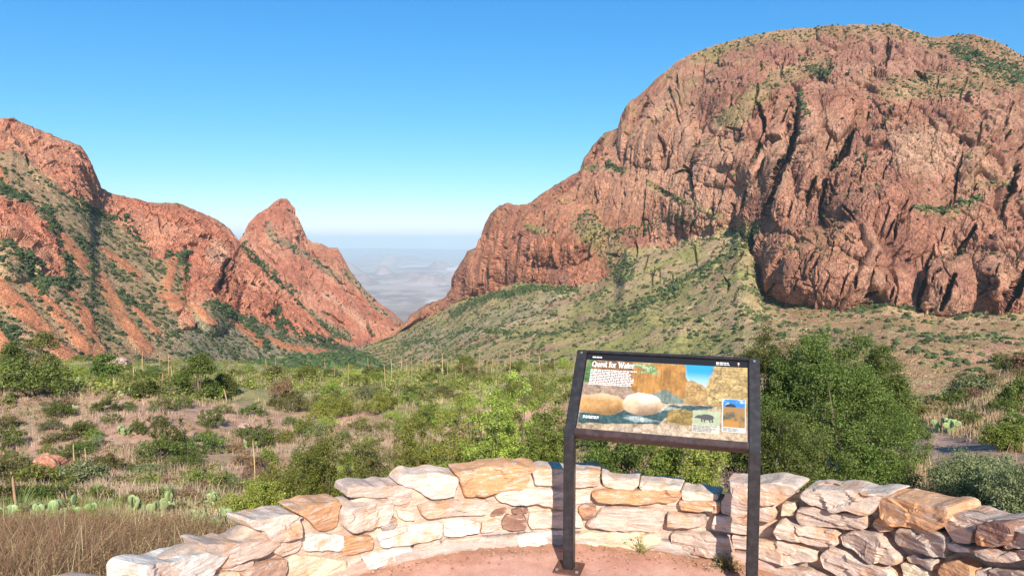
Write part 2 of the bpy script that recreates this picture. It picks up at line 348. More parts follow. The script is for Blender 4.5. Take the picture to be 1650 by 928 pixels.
    for pts, w_ in (([(950, 372), (985, 400), (1005, 440)], 24), ([(1215, 372), (1180, 392), (1150, 420), (1120, 450)], 16), ([(1050, 300), (1110, 330), (1160, 345)], 5), ([(1480, 335), (1530, 340), (1580, 318)], 9),
                    ([(1560, 290), (1620, 300)], 6), ([(1440, 150), (1560, 130), (1650, 120)], 22), ([(940, 270), (1010, 275)], 5), ([(1170, 200), (1260, 120), (1330, 110)], 14), ([(850, 365), (880, 375)], 6)):
        d, _ = segdist(PX+wob, PY+wob*.7, pts); ve = np.maximum(ve, 1-sstep(w_*.5, w_*1.3, d))
    topg = (1-sstep(6, 34, PY-crest[None]+wob*.8))*sstep(1080, 1150, PX); topg = np.maximum(topg, inpoly(PX, PY+wob, [(1500, 60), (1560, 100), (1700, 160), (1700, 60)], 10)*.8)
    ve = np.maximum(ve*.85, topg*.8); rocky = rocky*(1-.75*ve)
    apron = sstep(.0, .02, 2.0-RV)
    N = normals(unproj(PX, PY, smooth1(smooth1(D0, 9, 0), 9, 1))); N *= -1 if N[300, 500, 1] > 0 else 1
    d = rock_disp(P, 1.0, 100, np.ones_like(PX)*(.10+.9*rocky))
    edge = sstep(0, 10, (PY-crest[None]))*.8+.2
    P = P+N*(d*edge)[..., None]
    P = P+N*(2.5*fbm(P, 30, 4, 71)*(1-rocky)*sstep(0, .3, RV)+6*fbm(P*[1, .4, .4], (60, 60, 60), 3, 72, ridge=True)*apron)[..., None]
    # base colours
    n1 = fbm(P, 120, 5, 81); n2 = fbm(P, (22, 22, 60), 4, 82); n3 = fbm(P, 6, 3, 83)
    rock = lerp((.37, .178, .122), (.47, .275, .195), sstep(-.35, .5, n1+.5*n2)); rock = lerp(rock, (.27, .135, .11), sstep(.05, .6, -n2+.4*n3-.3*n1)*.75)
    rock = lerp(rock, (.53, .36, .255), inpoly(PX+wob, PY+wob, [(1430, 205), (1520, 195), (1560, 260), (1500, 290), (1430, 262)], 14)*.6)
    rock = lerp(rock, (.50, .21, .125), (1-sstep(900, 1080, PX))*.55*sstep(-.4, .3, n2+.2))
    rock = lerp(rock, (.31, .155, .125), (1-sstep(40, 130, PY-crest[None]+wob))*sstep(1050, 1180, PX)*.55)
    g1 = fbm(P, (50, 30, 30), 5, 91); g2 = fbm(P, 8, 4, 92)
    gr = lerp((.52, .37, .20), (.37, .335, .12), sstep(-.35, .35, g1)); gr = lerp(gr, (.43, .25, .17), sstep(.1, .5, g2-.3*g1)*.55)
    rightred = sstep(1180, 1300, PX)*sstep(-.25, .3, g1*.6+g2*.4+.1)
    gr = lerp(gr, (.45, .22, .145), rightred*.65)
    gr = lerp(gr, (.43, .36, .24), np.maximum(inpoly(PX+wob, PY+wob*.5, [(640, 545), (760, 520), (900, 470), (960, 480), (800, 545), (680, 575)], 10)*.5, 0))
    for pts, w_ in (([(1180, 420), (1150, 465)], 7), ([(1020, 430), (960, 470), (880, 500)], 5), ([(1245, 485), (1262, 505)], 9), ([(890, 560), (840, 575)], 5), ([(1560, 590), (1640, 555)], 8), ([(800, 545), (740, 560)], 5)):
        dd, _ = segdist(PX+wob*.6, PY+wob*.4, pts); gr = lerp(gr, (.50, .27, .18), (1-sstep(w_*.4, w_*1.2, dd))*.8)
    dkm = 0*PX
    for pts, w_ in (([(730, 505), (800, 480), (850, 462)], 6), ([(1110, 450), (1060, 485), (980, 520), (900, 540)], 5), ([(660, 545), (760, 530), (860, 500)], 3)):
        dd, _ = segdist(PX+wob*.6, PY+wob*.4, pts); dkm = np.maximum(dkm, 1-sstep(w_*.4, w_*1.4, dd))
    gr = lerp(gr, (.20, .20, .09), dkm*.5)
    rock = rock*[1.06, .99, .93]
    rock = lerp(rock, gr*[.80, .78, .74], np.clip(ve*.8+.6*sstep(.05, .5, g2+.6*fbm(P, 45, 4, 97))*sstep(.25, .7, N[..., 2]), 0, 1))
    col = lerp(gr, rock, sstep(1.95, 2.03, RV+wob*.006))
    P2 = back(P, 9); col = np.concatenate([col, np.repeat(col[-1:], len(P2)-len(P), 0)])
    o = mesh_np("rocky_mountain", P2.reshape(-1, 3), gridF(*P2.shape[:2]), M_rock, col.reshape(-1, 3), False)
    tag(o, "broad domed red rock mountain above a grassy slope on the right", kind='structure')
    # bushes
    clump = sstep(-.25, .5, fbm(P, (25, 25, 25), 4, 95))
    lines = 0*PX
    for pts, w_, a in (([(945, 365), (985, 400), (1010, 440)], 26, 1.6), ([(1215, 372), (1185, 395), (1160, 430), (1110, 455), (1060, 488), (980, 520)], 15, 2.2), ([(1000, 380), (1100, 350), (1190, 370)], 14, 1), ([(1235, 487), (1300, 497), (1370, 503), (1440, 492), (1500, 510), (1580, 516)], 5, 7),
                       ([(1480, 335), (1530, 340), (1580, 318)], 6, 5), ([(730, 508), (770, 486), (850, 466), (930, 470)], 6, 4), ([(650, 560), (760, 535), (900, 545)], 4, 2), ([(985, 268), (996, 275)], 5, 6),
                       ([(1050, 300), (1110, 330)], 3, 3), ([(1540, 85), (1600, 110), (1650, 125)], 18, 2.5), ([(1300, 105), (1330, 125)], 9, 3), ([(1290, 160), (1300, 185)], 6, 3)):
        dd, _ = segdist(PX, PY, pts); lines = np.maximum(lines, a*(1-sstep(w_*.4, w_, dd)))
    ledge = sstep(.35, .75, N[..., 2])
    cliff = sstep(1.97, 2.05, RV)
    vis = (PY < 620) & (PX < 1690)
    right_apron = sstep(1150, 1300, PX)
    dens_a = (1-cliff)*(.15+1.0*clump+lines)*vis
    dens_c = cliff*(.03+.35*ledge*clump+.8*ve+lines*1.5+topg*.6)*vis
    inner = lambda D_: D_*(np.arange(len(px))[None] > 5)
    scatter_blobs("hillside_scrub", P, inner(dens_a), 14000, .5, 2.4, 1, GREEN0, (.13, .15, .055), "low dark green bushes dotting the grassy slope below the right mountain", "scrub", sub=1)
    scatter_blobs("cliff_scrub", P, inner(dens_c), 9000, .5, 2.2, 2, GREEN0, (.11, .13, .05), "small dark bushes on the ledges and summit of the right mountain", "scrub", sub=1)
    ln = inner(lines*vis*(.05+clump)**1.5); scatter_blobs("gully_scrub", P, ln, 1900, .8, 3.0, 3, (.03, .055, .02), (.07, .10, .035), "dense dark green bushes in the gullies and at the cliff foot of the right mountain", "scrub", sub=1)
build_right()

# ---- left range
CL = [(-400, 60), (-200, 130), (-60, 180), (0, 191), (20, 190), (60, 208), (100, 225), (128, 234), (140, 255), (150, 290), (160, 302), (185, 314), (215, 320), (240, 328), (285, 327), (310, 339), (350, 354), (370, 370),
      (385, 392), (400, 402), (430, 432), (470, 474), (500, 508), (540, 552), (600, 590)]
def build_left():
    nu = 720; px = np.concatenate([np.linspace(-400, -20, 190, endpoint=False), np.linspace(-20, 600, nu)]); nu = len(px)
    q = np.stack([px, px*0, px*0], -1); crest = crest_fn(CL)(px)+1.5*fbm(q, 20, 4, 15)+.9*fbm(q, 6, 2, 16)
    Dcr = tab(px, [(-400, 760), (0, 900), (100, 980), (150, 1020), (250, 1130), (380, 1290), (470, 1280), (540, 1240), (600, 1230)])
    foot = (px*0+640, tab(px, [(-400, 400), (0, 440), (150, 500), (300, 600), (450, 800), (600, 1020)]))
    cs = np.maximum(smooth1(crest, 60, 0), crest); h = 590-cs
    m1 = (cs+h*.72, foot[1]+(Dcr-foot[1])*.28); m2 = (np.maximum(cs+h*.36, crest+10), foot[1]+(Dcr-foot[1])*.58)
    PY, DD, RV = loft(px, [foot, m1, m2, (crest, Dcr)], [90, 170, 190], (16, 34))
    PX = np.broadcast_to(px[None], PY.shape)
    DD = bumps(PX, PY, DD, [(345, 462, 46, 80, 60), (410, 470, 42, 60, 25), (25, 390, 70, 66, 30), (310, 375, 70, 45, 22), (100, 262, 55, 50, 22), (480, 520, 40, 30, 18), (240, 350, 60, 35, 15), (85, 440, 30, 50, 14)])
    D0 = DD; DD = grooves(PX, PY, DD, [([(365, 422), (358, 450), (349, 474)], 7, 110), ([(385, 395), (372, 440), (366, 480)], 4, 20), ([(40, 250), (46, 268)], 3, 20), ([(147, 312), (150, 330)], 3, 20), ([(302, 400), (300, 440), (306, 480)], 4, 24),
                              ([(255, 345), (262, 380)], 3, 16), ([(448, 470), (447, 520)], 4, 25), ([(420, 455), (430, 500)], 3, 14)], 13)
    P = unproj(PX, PY, DD); P0 = P; qn = np.stack([PX, PY, PX*0], -1); wob = 12*fbm(qn, 36, 4, 161)
    J = (PX+wob*.8, PY+wob*.8)
    polys = [[(-420, 30), (-200, 110), (-60, 165), (0, 180), (130, 225), (160, 295), (240, 322), (320, 335), (375, 370), (400, 400), (475, 478), (560, 560), (560, 560), (505, 552), (440, 530), (380, 500), (345, 482), (305, 490), (295, 440), (300, 400), (260, 420), (235, 408), (210, 375), (150, 335), (110, 315), (70, 275), (20, 240), (-60, 250), (-200, 240), (-420, 180)],
             [(-160, 330), (-60, 300), (0, 318), (50, 330), (70, 360), (95, 400), (105, 445), (80, 440), (45, 410), (20, 385), (-60, 370)]]
    rocky = np.maximum(inpoly(*J, polys[0], 4), inpoly(*J, polys[1], 4))
    for c_ in ((60, 380, 22, 18), (300, 515, 12, 22)): rocky = np.maximum(rocky, 1-sstep(.7, 1.1, np.hypot((J[0]-c_[0])/c_[2], (J[1]-c_[1])/c_[3])))
    chutes = [([(98, 385), (130, 420), (170, 465), (200, 515), (232, 560)], 13), ([(-30, 440), (0, 466), (50, 515), (95, 560), (130, 590)], 17), ([(100, 440), (125, 490), (150, 540), (175, 590)], 10), ([(48, 465), (90, 500), (120, 540), (165, 585)], 10),
              ([(190, 352), (215, 375), (235, 400)], 6), ([(165, 400), (200, 425), (222, 445)], 7), ([(282, 425), (276, 450), (262, 475), (290, 495)], 13), ([(-20, 520), (10, 560), (40, 600)], 14), ([(300, 480), (330, 510), (345, 520)], 6),
              ([(230, 360), (245, 380), (235, 392)], 5), ([(370, 515), (410, 545), (420, 555)], 8), ([(435, 545), (450, 556), (520, 565)], 6), ([(60, 350), (90, 380), (105, 440)], 6), ([(220, 500), (260, 540)], 5), ([(-20, 250), (10, 290)], 6)]
    red = 0*PX
    for pts, w_ in chutes:
        dd, _ = segdist(J[0], J[1], pts); red = np.maximum(red, 1-sstep(w_*.55, w_*1.15, dd+3*fbm(qn, 5, 3, 166)))
    red = red*(1-rocky)*(.72+.28*sstep(-.35, .1, fbm(P0, (18, 18, 18), 4, 167)))
    N = normals(unproj(PX, PY, smooth1(smooth1(D0, 9, 0), 9, 1))); N *= -1 if N[200, 300, 1] > 0 else 1
    edge = sstep(0, 8, PY-crest[None])*.8+.2
    P = P+N*(rock_disp(P, .8, 300, .08+.92*rocky, -.25)*edge*(1-.7*red))[..., None]
    P = P+N*(-1.2*red+3*fbm(P, 26, 4, 171)*(1-rocky))[..., None]
    n1 = fbm(P, 90, 5, 181); n2 = fbm(P, (16, 16, 40), 4, 182); n3 = fbm(P, 5, 3, 183)
    rock = lerp((.46, .20, .128), (.54, .29, .19), sstep(-.3, .5, n1+.4*n2)); rock = lerp(rock, (.36, .15, .11), sstep(.1, .6, -n2+.3*n3)*.6)
    rock = lerp(rock, (.60, .40, .28), (1-sstep(.4, 1.1, np.hypot((PX-350)/22, (PY-410)/26)))*.7)
    rock = rock*[1.12, .98, .92]
    gr = lerp((.52, .31, .18), (.42, .28, .15), sstep(-.3, .4, n1)); gr = lerp(gr, (.45, .22, .13), sstep(0, .4, n2-.2)*.55)
    gr = lerp(gr, (.32, .29, .20), sstep(240, 330, PX)*sstep(490, 530, PY)*.7)
    redc = lerp((.68, .27, .13), (.58, .22, .11), sstep(-.3, .4, n2))
    col = lerp(lerp(gr, redc, red), rock, rocky)
    P2 = back(P, 19); col = np.concatenate([col, np.repeat(col[-1:], len(P2)-len(P), 0)])
    o = mesh_np("rocky_ridge", P2.reshape(-1, 3), gridF(*P2.shape[:2]), M_rock, col.reshape(-1, 3), False)
    tag(o, "red rock ridge with scree chutes and bushy slopes on the left", kind='structure')
    clump = sstep(-.3, .4, fbm(P, (18, 18, 18), 4, 195)); vis = (PY < 615) & (PX > -330)
    lines = 0*PX
    for pts, w_, a in (([(0, 300), (30, 320)], 9, 5), ([(70, 335), (95, 395), (120, 455)], 9, 3), ([(10, 380), (50, 420), (70, 470)], 12, 3), ([(60, 450), (110, 455)], 12, 4), ([(120, 320), (160, 345), (200, 352), (235, 400)], 6, 4), ([(270, 412), (300, 415), (305, 450)], 8, 4),
                       ([(345, 490), (400, 520), (430, 560)], 8, 5), ([(388, 400), (430, 440), (470, 475), (482, 490)], 6, 7), ([(450, 515), (500, 545), (560, 560)], 9, 5), ([(0, 520), (20, 545)], 9, 5), ([(130, 395), (150, 440)], 10, 3), ([(195, 480), (230, 500)], 12, 2), ([(445, 500), (455, 540)], 7, 4)):
        dd, _ = segdist(PX+wob*.4, PY+wob*.4, pts); lines = np.maximum(lines, a*(1-sstep(w_*.4, w_*1.2, dd)))
    dens = ((1-rocky)*(.2+1.2*clump+lines)*(1-.97*red)+rocky*.04*sstep(.4, .8, N[..., 2]))*vis
    scatter_blobs("slope_scrub", P, dens, 11000, .4, 2.1, 11, GREEN0, (.10, .12, .05), "dark green bushes on the slopes and between the scree chutes of the left ridge", "scrub", sub=2)
    scatter_blobs("ravine_scrub", P, lines*vis*(1-.9*red), 900, 1.2, 3.8, 12, (.028, .05, .018), (.06, .09, .03), "dense dark green thickets in the ravines of the left ridge", "scrub", sub=2)
build_left()

# ---- the pointed peak beside the gap
CP = [(360, 420), (385, 386), (392, 378), (400, 360), (412, 347), (430, 336), (442, 325), (452, 320), (462, 322), (468, 328), (474, 345), (480, 352), (488, 370), (494, 384), (503, 391), (517, 393), (530, 400), (543, 400),
      (550, 412), (562, 434), (575, 452), (590, 470), (610, 488), (630, 502), (650, 520), (680, 545)]
def build_peak():
    nu = 420; px = np.linspace(360, 680, nu); q = np.stack([px, px*0, px*0], -1)
    crest = crest_fn(CP)(px)+1.3*fbm(q, 12, 4, 25)
    Dcr = tab(px, [(360, 1750), (455, 1880), (540, 1900), (650, 1840), (680, 1800)])
    foot = (px*0+625, tab(px, [(360, 1350), (500, 1400), (600, 1560), (680, 1640)]))
    h = 570-crest; mid = (crest+h*.5, foot[1]*.45+Dcr*.55)
    PY, DD, RV = loft(px, [foot, mid, (crest, Dcr)], [110, 170], (10, 10)); PX = np.broadcast_to(px[None], PY.shape)
    DD = bumps(PX, PY, DD, [(450, 360, 45, 45, 30), (530, 430, 40, 40, 20), (500, 480, 70, 60, 20), (620, 520, 30, 30, 20)])
    D0 = DD; DD = grooves(PX, PY, DD, [([(470, 360), (500, 410), (540, 450), (600, 505)], 5, 22), ([(415, 400), (450, 430)], 3, 18), ([(520, 500), (560, 530)], 4, 18), ([(590, 520), (600, 545)], 3, 18)], 23)
    P = unproj(PX, PY, DD); qn = np.stack([PX, PY, PX*0], -1); wob = 8*fbm(qn, 24, 4, 261)
    rocky = sstep(0, 6, 558-PY+wob)
    N = normals(unproj(PX, PY, smooth1(smooth1(D0, 9, 0), 9, 1))); N *= -1 if N[100, 200, 1] > 0 else 1
    edge = sstep(0, 6, PY-crest[None])*.8+.2
    P = P+N*(rock_disp(P, .95, 500, .15+.85*rocky, -.5)*edge)[..., None]
    n1 = fbm(P, 90, 5, 281); n2 = fbm(P, (16, 16, 40), 4, 282)
    rock = lerp((.44, .19, .125), (.52, .29, .195), sstep(-.3, .5, n1+.4*n2)); rock = lerp(rock, (.33, .15, .11), sstep(.1, .6, -n2)*.6)
    rock = lerp(rock, (.62, .40, .29), (1-sstep(3, 9, segdist(PX+wob, PY+wob, [(520, 470), (560, 500), (585, 520)])[0]))*.6)
    rock = rock*[1.12, .98, .92]
    gr = lerp((.36, .26, .18), (.22, .20, .11), sstep(-.3, .3, n1)); gm = 0*PX
    for pts, w_ in (([(430, 360), (440, 385), (490, 410), (545, 450)], 6), ([(560, 440), (600, 490), (640, 520)], 6), ([(450, 480), (520, 520), (560, 540)], 8)):
        gm = np.maximum(gm, 1-sstep(w_*.4, w_*1.3, segdist(PX+wob, PY+wob*.7, pts)[0]))
    col = lerp(gr, rock, rocky*(1-.7*gm))
    P2 = back(P, 29); col = np.concatenate([col, np.repeat(col[-1:], len(P2)-len(P), 0)])
    o = mesh_np("rock_peak", P2.reshape(-1, 3), gridF(*P2.shape[:2]), M_rock, col.reshape(-1, 3), False)
    tag(o, "pointed red rock peak left of the gap", kind='structure')
    lines = 0*PX
    for pts, w_, a in (([(450, 485), (500, 520), (560, 545)], 9, 6), ([(395, 395), (430, 430), (480, 475)], 5, 3), ([(595, 530), (600, 540)], 4, 5)):
        lines = np.maximum(lines, a*(1-sstep(w_*.4, w_*1.2, segdist(PX, PY, pts)[0])))
    dens = (.05+gm*.8+lines+2*(1-rocky))*(PY < 590)
    scatter_blobs("peak_scrub", P, dens, 1700, 1.2, 4.2, 21, GREEN0, (.10, .12, .05), "sparse dark bushes on the flanks and foot of the pointed peak", "scrub", sub=1)
build_peak()
# ------------------------------------------------------------------ the ground from the overlook down to the valley
GC = {  # photo column: (forward distance, height relative to the eye)
 -500: [(1.2, -2.0), (3, -2.5), (5, -2.75), (7, -3.35), (11, -4.6), (16, -6.1), (24, -8.7), (30, -10.6), (36, -10.4), (43, -10.0), (50, -11), (75, -14), (120, -20.5), (200, -38), (420, -90), (900, -150), (1400, -210), (2800, -420)],
 300: [(1.2, -2.0), (3, -2.5), (5, -2.75), (7, -3.35), (11, -4.6), (16, -6.1), (24, -8.7), (30, -10.6), (36, -10.5), (43, -10.2), (50, -11.2), (75, -14.3), (120, -21), (200, -38), (420, -90), (900, -152), (1400, -215), (2800, -420)],
 520: [(1.2, -2.0), (3, -2.4), (5, -2.75), (7, -3.35), (11, -4.9), (16, -6.7), (24, -9.4), (30, -11.3), (38, -11.3), (46, -11.2), (60, -13), (80, -15.6), (120, -22.6), (200, -38), (420, -78), (900, -150), (1400, -216), (2800, -440)],
 720: [(1.2, -2.0), (3, -2.4), (5, -2.8), (8, -4.0), (12, -5.5), (20, -8.5), (30, -11), (40, -11.8), (48, -11.6), (62, -13.2), (92, -17.6), (120, -24), (200, -42), (420, -90), (900, -190), (1400, -260), (2800, -440)],
 900: [(1.2, -2.0), (3, -2.4), (5, -2.8), (8, -4.0), (12, -5.5), (20, -8.3), (30, -10.8), (40, -11.6), (48, -11.5), (64, -13.6), (95, -18.6), (120, -25), (200, -44), (420, -96), (1400, -300), (2800, -440)],
 1250: [(1.2, -2.0), (3, -2.4), (5, -2.7), (8, -3.7), (12, -4.8), (20, -7.6), (30, -10.5), (48, -13.5), (95, -21), (200, -46), (420, -98), (1400, -300), (2800, -440)],
 1430: [(1.2, -2.0), (3, -2.4), (5, -2.6), (8, -3.4), (12, -4.3), (16, -4.8), (22, -6.3), (30, -9.0), (48, -13.5), (95, -22), (200, -46), (420, -98), (1400, -300), (2800, -440)],
 1520: [(1.2, -2.0), (3, -2.3), (5, -2.5), (8, -3.2), (12, -4.05), (14, -4.3), (18, -4.65), (22, -5.3), (28, -6.8), (45, -12), (120, -27), (200, -46), (420, -98), (1400, -300), (2800, -440)],
 1650: [(1.2, -2.0), (3, -2.3), (5, -2.4), (8, -3.0), (12, -3.9), (16, -4.15), (20, -4.35), (27, -4.95), (34, -6.4), (60, -14), (120, -28), (200, -46), (420, -98), (1400, -300), (2800, -440)],
 2300: [(1.2, -2.0), (3, -2.3), (5, -2.4), (8, -2.8), (12, -3.3), (16, -3.4), (20, -3.4), (27, -3.6), (34, -4.4), (60, -12), (120, -28), (200, -46), (420, -98), (1400, -300), (2800, -440)]}
_gk = sorted(GC); _LD = np.linspace(math.log(1.2), math.log(2800), 500)
_GT = np.array([np.interp(_LD, [math.log(d) for d, _ in GC[k]], [z for _, z in GC[k]]) for k in _gk])
_ker = np.hanning(17)[1:-1]; _ker /= _ker.sum()
_GT = np.array([np.convolve(np.pad(r, 7, 'edge'), _ker, 'valid') for r in _GT])
def ground_z(x, y):
    """height of the ground (world z) anywhere in front of the overlook"""
    x = np.asarray(x, float); y = np.asarray(y, float); yy = np.clip(y, 1.25, 2790)
    px = np.clip(825+FPX*x/yy, -499, 2299); fi = (np.log(yy)-_LD[0])/(_LD[1]-_LD[0]); i = np.clip(fi.astype(int), 0, 498); f = fi-i
    kk = np.array(_gk, float); j = np.clip(np.searchsorted(kk, px)-1, 0, len(kk)-2); t = (px-kk[j])/(kk[j+1]-kk[j]); t = t*t*(3-2*t)
    a = _GT[j, i]*(1-f)+_GT[j, i+1]*f; b = _GT[j+1, i]*(1-f)+_GT[j+1, i+1]*f
    z = a*(1-t)+b*t+CAMZ
    P = np.stack(np.broadcast_arrays(x, y, 0*x), -1)
    amp = sstep(5, 14, y)*.25+sstep(14, 60, y)*.5+sstep(80, 400, y)*3
    amp = amp*(1+1.0*np.exp(-((y-36)/8)**2))
    lip = np.exp(-((y-50)/13)**2)*(1-sstep(1000, 1200, px))
    roll = np.exp(-(np.log(np.maximum(y, 1)/105)/.42)**2)*(1-sstep(1100, 1300, px))
    return z+roll*1.9*fbm(P, (38, 45, 1), 3, 441)+lip*(1.1*fbm(P, (13, 20, 1), 3, 431)+.35*fbm(P, 4, 2, 432))+amp*fbm(P, 9, 3, 401)*(1-sstep(200, 300, y))+sstep(200, 500, y)*5*fbm(P, 60, 3, 403)+.06*fbm(P, .9, 3, 402)*sstep(3, 8, y)
PATH = [(19.5, 9.4), (17.6, 9.9), (16.4, 10.4), (15.0, 10.9)]
TRAIL = [(1420, 672, 19.5), (1455, 690, 17), (1490, 705, 15.2), (1530, 722, 13.6), (1575, 742, 12.3), (1640, 770, 11.0), (1760, 800, 10)]
_tr = np.array([((a-825)/FPX*d, d) for a, b, d in TRAIL])
def trail_mask(x, y):
    d, _ = segdist(x, y, [tuple(p) for p in _tr]); return 1-sstep(.55, .85, d+.12*fbm(np.stack([x, y, 0*x], -1), .6, 3, 77))
def build_ground():
    nu, nv = 900, 900
    px = np.concatenate([np.linspace(-500, -20, 60, endpoint=False), np.linspace(-20, 1680, nu-140), np.linspace(1680, 2300, 81)[1:]]); nu = len(px)
    D = np.exp(np.linspace(math.log(1.3), math.log(2780), nv)); PX, DD = np.meshgrid(px, D); X = (PX-825)/FPX*DD
    Z = ground_z(X, DD); P = np.stack([X, DD, Z], -1)
    n1 = fbm(P, 7, 5, 411); n2 = fbm(P, 1.3, 4, 412); n3 = fbm(P, 30, 4, 413)
    soil = lerp((.52, .32, .22), (.40, .24, .16), sstep(-.3, .4, n2)); soil = lerp(soil, (.44, .34, .21), sstep(-.1, .4, n1)*.75)
    bench = sstep(44, 52, DD)
    soil = lerp(soil, lerp((.27, .27, .10), (.42, .37, .18), sstep(-.3, .5, n1)), bench*.8)
    soil = lerp(soil, (.10, .13, .05), sstep(110, 200, DD)*sstep(-.5, .2, n3+.1)*.85)
    near = 1-sstep(12, 22, DD); soil = lerp(soil, (.36, .27, .16), near*.6)
    tm = trail_mask(X, DD); soil = lerp(soil, (.47, .30, .225), tm)
    o = mesh_np("ground", P.reshape(-1, 3), gridF(nv, nu), M_ground, soil.reshape(-1, 3), True); tag(o, kind='structure')
    # far part of the valley floor: a wood that reads as one mass
    v = (DD > 330) & (DD < 1700) & (PX > 300) & (PX < 1250); clump = sstep(-.4, .3, n3+.4*n1)
    dens = v*(.25+clump)*np.exp(-((PX-(600-0*DD))/160)**2)+v*.15*clump
    scatter_blobs("valley_wood", P, dens, 6000, 1.2, 3.6, 31, (.03, .06, .02), (.085, .125, .04), "dark green wood filling the valley floor below the gap", "wood", sub=1)
build_ground()
# ------------------------------------------------------------------ plants: materials
def mat_leaf(name, rough=.55, transl=.25, objvar=.35, spec=.3):
    m, t, b = new_mat(name)
    at = t.nodes.new('ShaderNodeAttribute'); at.attribute_name = "Col"; oi = t.nodes.new('ShaderNodeObjectInfo')
    mr = t.nodes.new('ShaderNodeMapRange'); mr.inputs['To Min'].default_value = 1-objvar; mr.inputs['To Max'].default_value = 1+objvar
    t.links.new(oi.outputs['Random'], mr.inputs['Value'])
    sc_ = t.nodes.new('ShaderNodeVectorMath'); sc_.operation = 'SCALE'; t.links.new(at.outputs['Color'], sc_.inputs[0]); t.links.new(mr.outputs[0], sc_.inputs['Scale'])
    hs = t.nodes.new('ShaderNodeHueSaturation'); mh = t.nodes.new('ShaderNodeMath'); mh.operation = 'MULTIPLY_ADD'; mh.inputs[1].default_value = .05; mh.inputs[2].default_value = .475
    t.links.new(oi.outputs['Random'], mh.inputs[0]); t.links.new(mh.outputs[0], hs.inputs['Hue']); t.links.new(sc_.outputs[0], hs.inputs['Color'])
    t.links.new(hs.outputs[0], b.inputs['Base Color']); b.inputs['Roughness'].default_value = rough; b.inputs['Specular IOR Level'].default_value = spec
    tr = t.nodes.new('ShaderNodeBsdfTranslucent'); mx = t.nodes.new('ShaderNodeMixShader'); mx.inputs[0].default_value = transl
    t.links.new(hs.outputs[0], tr.inputs[0]); t.links.new(b.outputs[0], mx.inputs[1]); t.links.new(tr.outputs[0], mx.inputs[2]); t.links.new(mx.outputs[0], t.nodes['Material Output'].inputs[0])
    return m
M_leaf = mat_leaf("leaf"); M_bark = mat_col("bark", .9, .3, ((.05, .5),), bump=.004, bscale=.02); M_dry = mat_leaf("dry_stem", .8, .15, .2, .15)
M_pad = mat_leaf("cactus_pad", .5, .05, .2, .35)
def rnd_unit(rng, n):
    v = rng.normal(size=(n, 3)); return v/np.linalg.norm(v, axis=1, keepdims=True)
def leaves(rng, C_, n_per, spread, size, asp, c0, c1, up=.3, flat=.7):
    """leaf-sized faces thrown round the clump centres C_ (k,3)"""
    k = len(C_); n = k*n_per
    sp = np.repeat(np.broadcast_to(spread, (k,)), n_per)[:, None]
    d = rnd_unit(rng, n); r = rng.random((n, 1))**.45
    pos = np.repeat(C_, n_per, 0)+d*r*sp*np.array([1, 1, flat])
    nrm = d*.7+rnd_unit(rng, n)*.8+np.array([0, 0, up]); nrm /= np.linalg.norm(nrm, axis=1, keepdims=True)
    t = np.cross(nrm, rnd_unit(rng, n)); t /= np.linalg.norm(t, axis=1, keepdims=True)+1e-9; bt = np.cross(nrm, t)
    s = size*(.6+.8*rng.random((n, 1)))
    V = np.stack([pos-t*s, pos-bt*s*asp, pos+t*s, pos+bt*s*asp], 1)
    c = lerp(np.array(c0), np.array(c1), rng.random(n))*np.repeat(.8+.4*rng.random((k, 1)), n_per, 0)
    return V.reshape(-1, 3), np.arange(4*n).reshape(-1, 4), np.repeat(c, 4, 0)
def tube(pts, rad, sides=5):
    pts = np.array(pts, float); n = len(pts); rad = np.broadcast_to(rad, (n,)); V = []
    for i in range(n):
        d = pts[min(i+1, n-1)]-pts[max(i-1, 0)]; d = d/(np.linalg.norm(d)+1e-9)
        a = np.cross(d, [.31, .95, .1]); a /= np.linalg.norm(a)+1e-9; b = np.cross(d, a)
        for k in range(sides):
            th = 2*math.pi*k/sides; V.append(pts[i]+rad[i]*(a*math.cos(th)+b*math.sin(th)))
    F = [(i*sides+k, i*sides+(k+1) % sides, (i+1)*sides+(k+1) % sides, (i+1)*sides+k) for i in range(n-1) for k in range(sides)]
    return np.array(V), np.array(F)
def join(parts):
    Vs, Fs, Cs, o = [], {}, [], 0
    for V, F, c in parts:
        Vs.append(V); F = np.asarray(F); Fs.setdefault(F.shape[1], []).append(F+o); o += len(V); Cs.append(np.broadcast_to(c, (len(V), 3)))
    return np.concatenate(Vs), [np.concatenate(f) for f in Fs.values()], np.concatenate(Cs)
def branches(rng, targets, base=(0, 0, 0), r0=.04, col=(.16, .12, .09), wob=.08):
    out = []
    for T in targets:
        T = np.array(T); b = np.array(base)+rng.normal(size=3)*[.04, .04, 0]; m = (b+T)/2+rng.normal(size=3)*wob*np.linalg.norm(T-b)+[0, 0, -.08*np.linalg.norm(T-b)]
        t = np.linspace(0, 1, 6)[:, None]; p = (1-t)**2*b+2*t*(1-t)*m+t*t*T
        V, F = tube(p, r0*(1-.85*t[:, 0]), 4); out.append((V, F, col))
    return out
def crown_pts(rng, n, rx=1, rz=.8, low=-.2, shell=.55, seed=0):
    """clump centres filling an uneven crown"""
    d = rnd_unit(rng, n*3); d = d[d[:, 2] > low][:n]; r = shell+(1-shell)*rng.random((len(d), 1))
    lump = 1+.28*vn(d*1.7+seed*7.3, seed)[:, None]
    return d*r*lump*np.array([rx, rx, rz])
PAL = {'dark': ((.045, .072, .017), (.140, .185, .045)), 'green': ((.080, .115, .020), (.20, .245, .055)), 'olive': ((.085, .10, .035), (.20, .20, .075)), 'grey': ((.10, .13, .065), (.22, .26, .13)),
       'brown': ((.15, .10, .06), (.28, .20, .12)), 'bright': ((.13, .18, .03), (.33, .38, .09))}
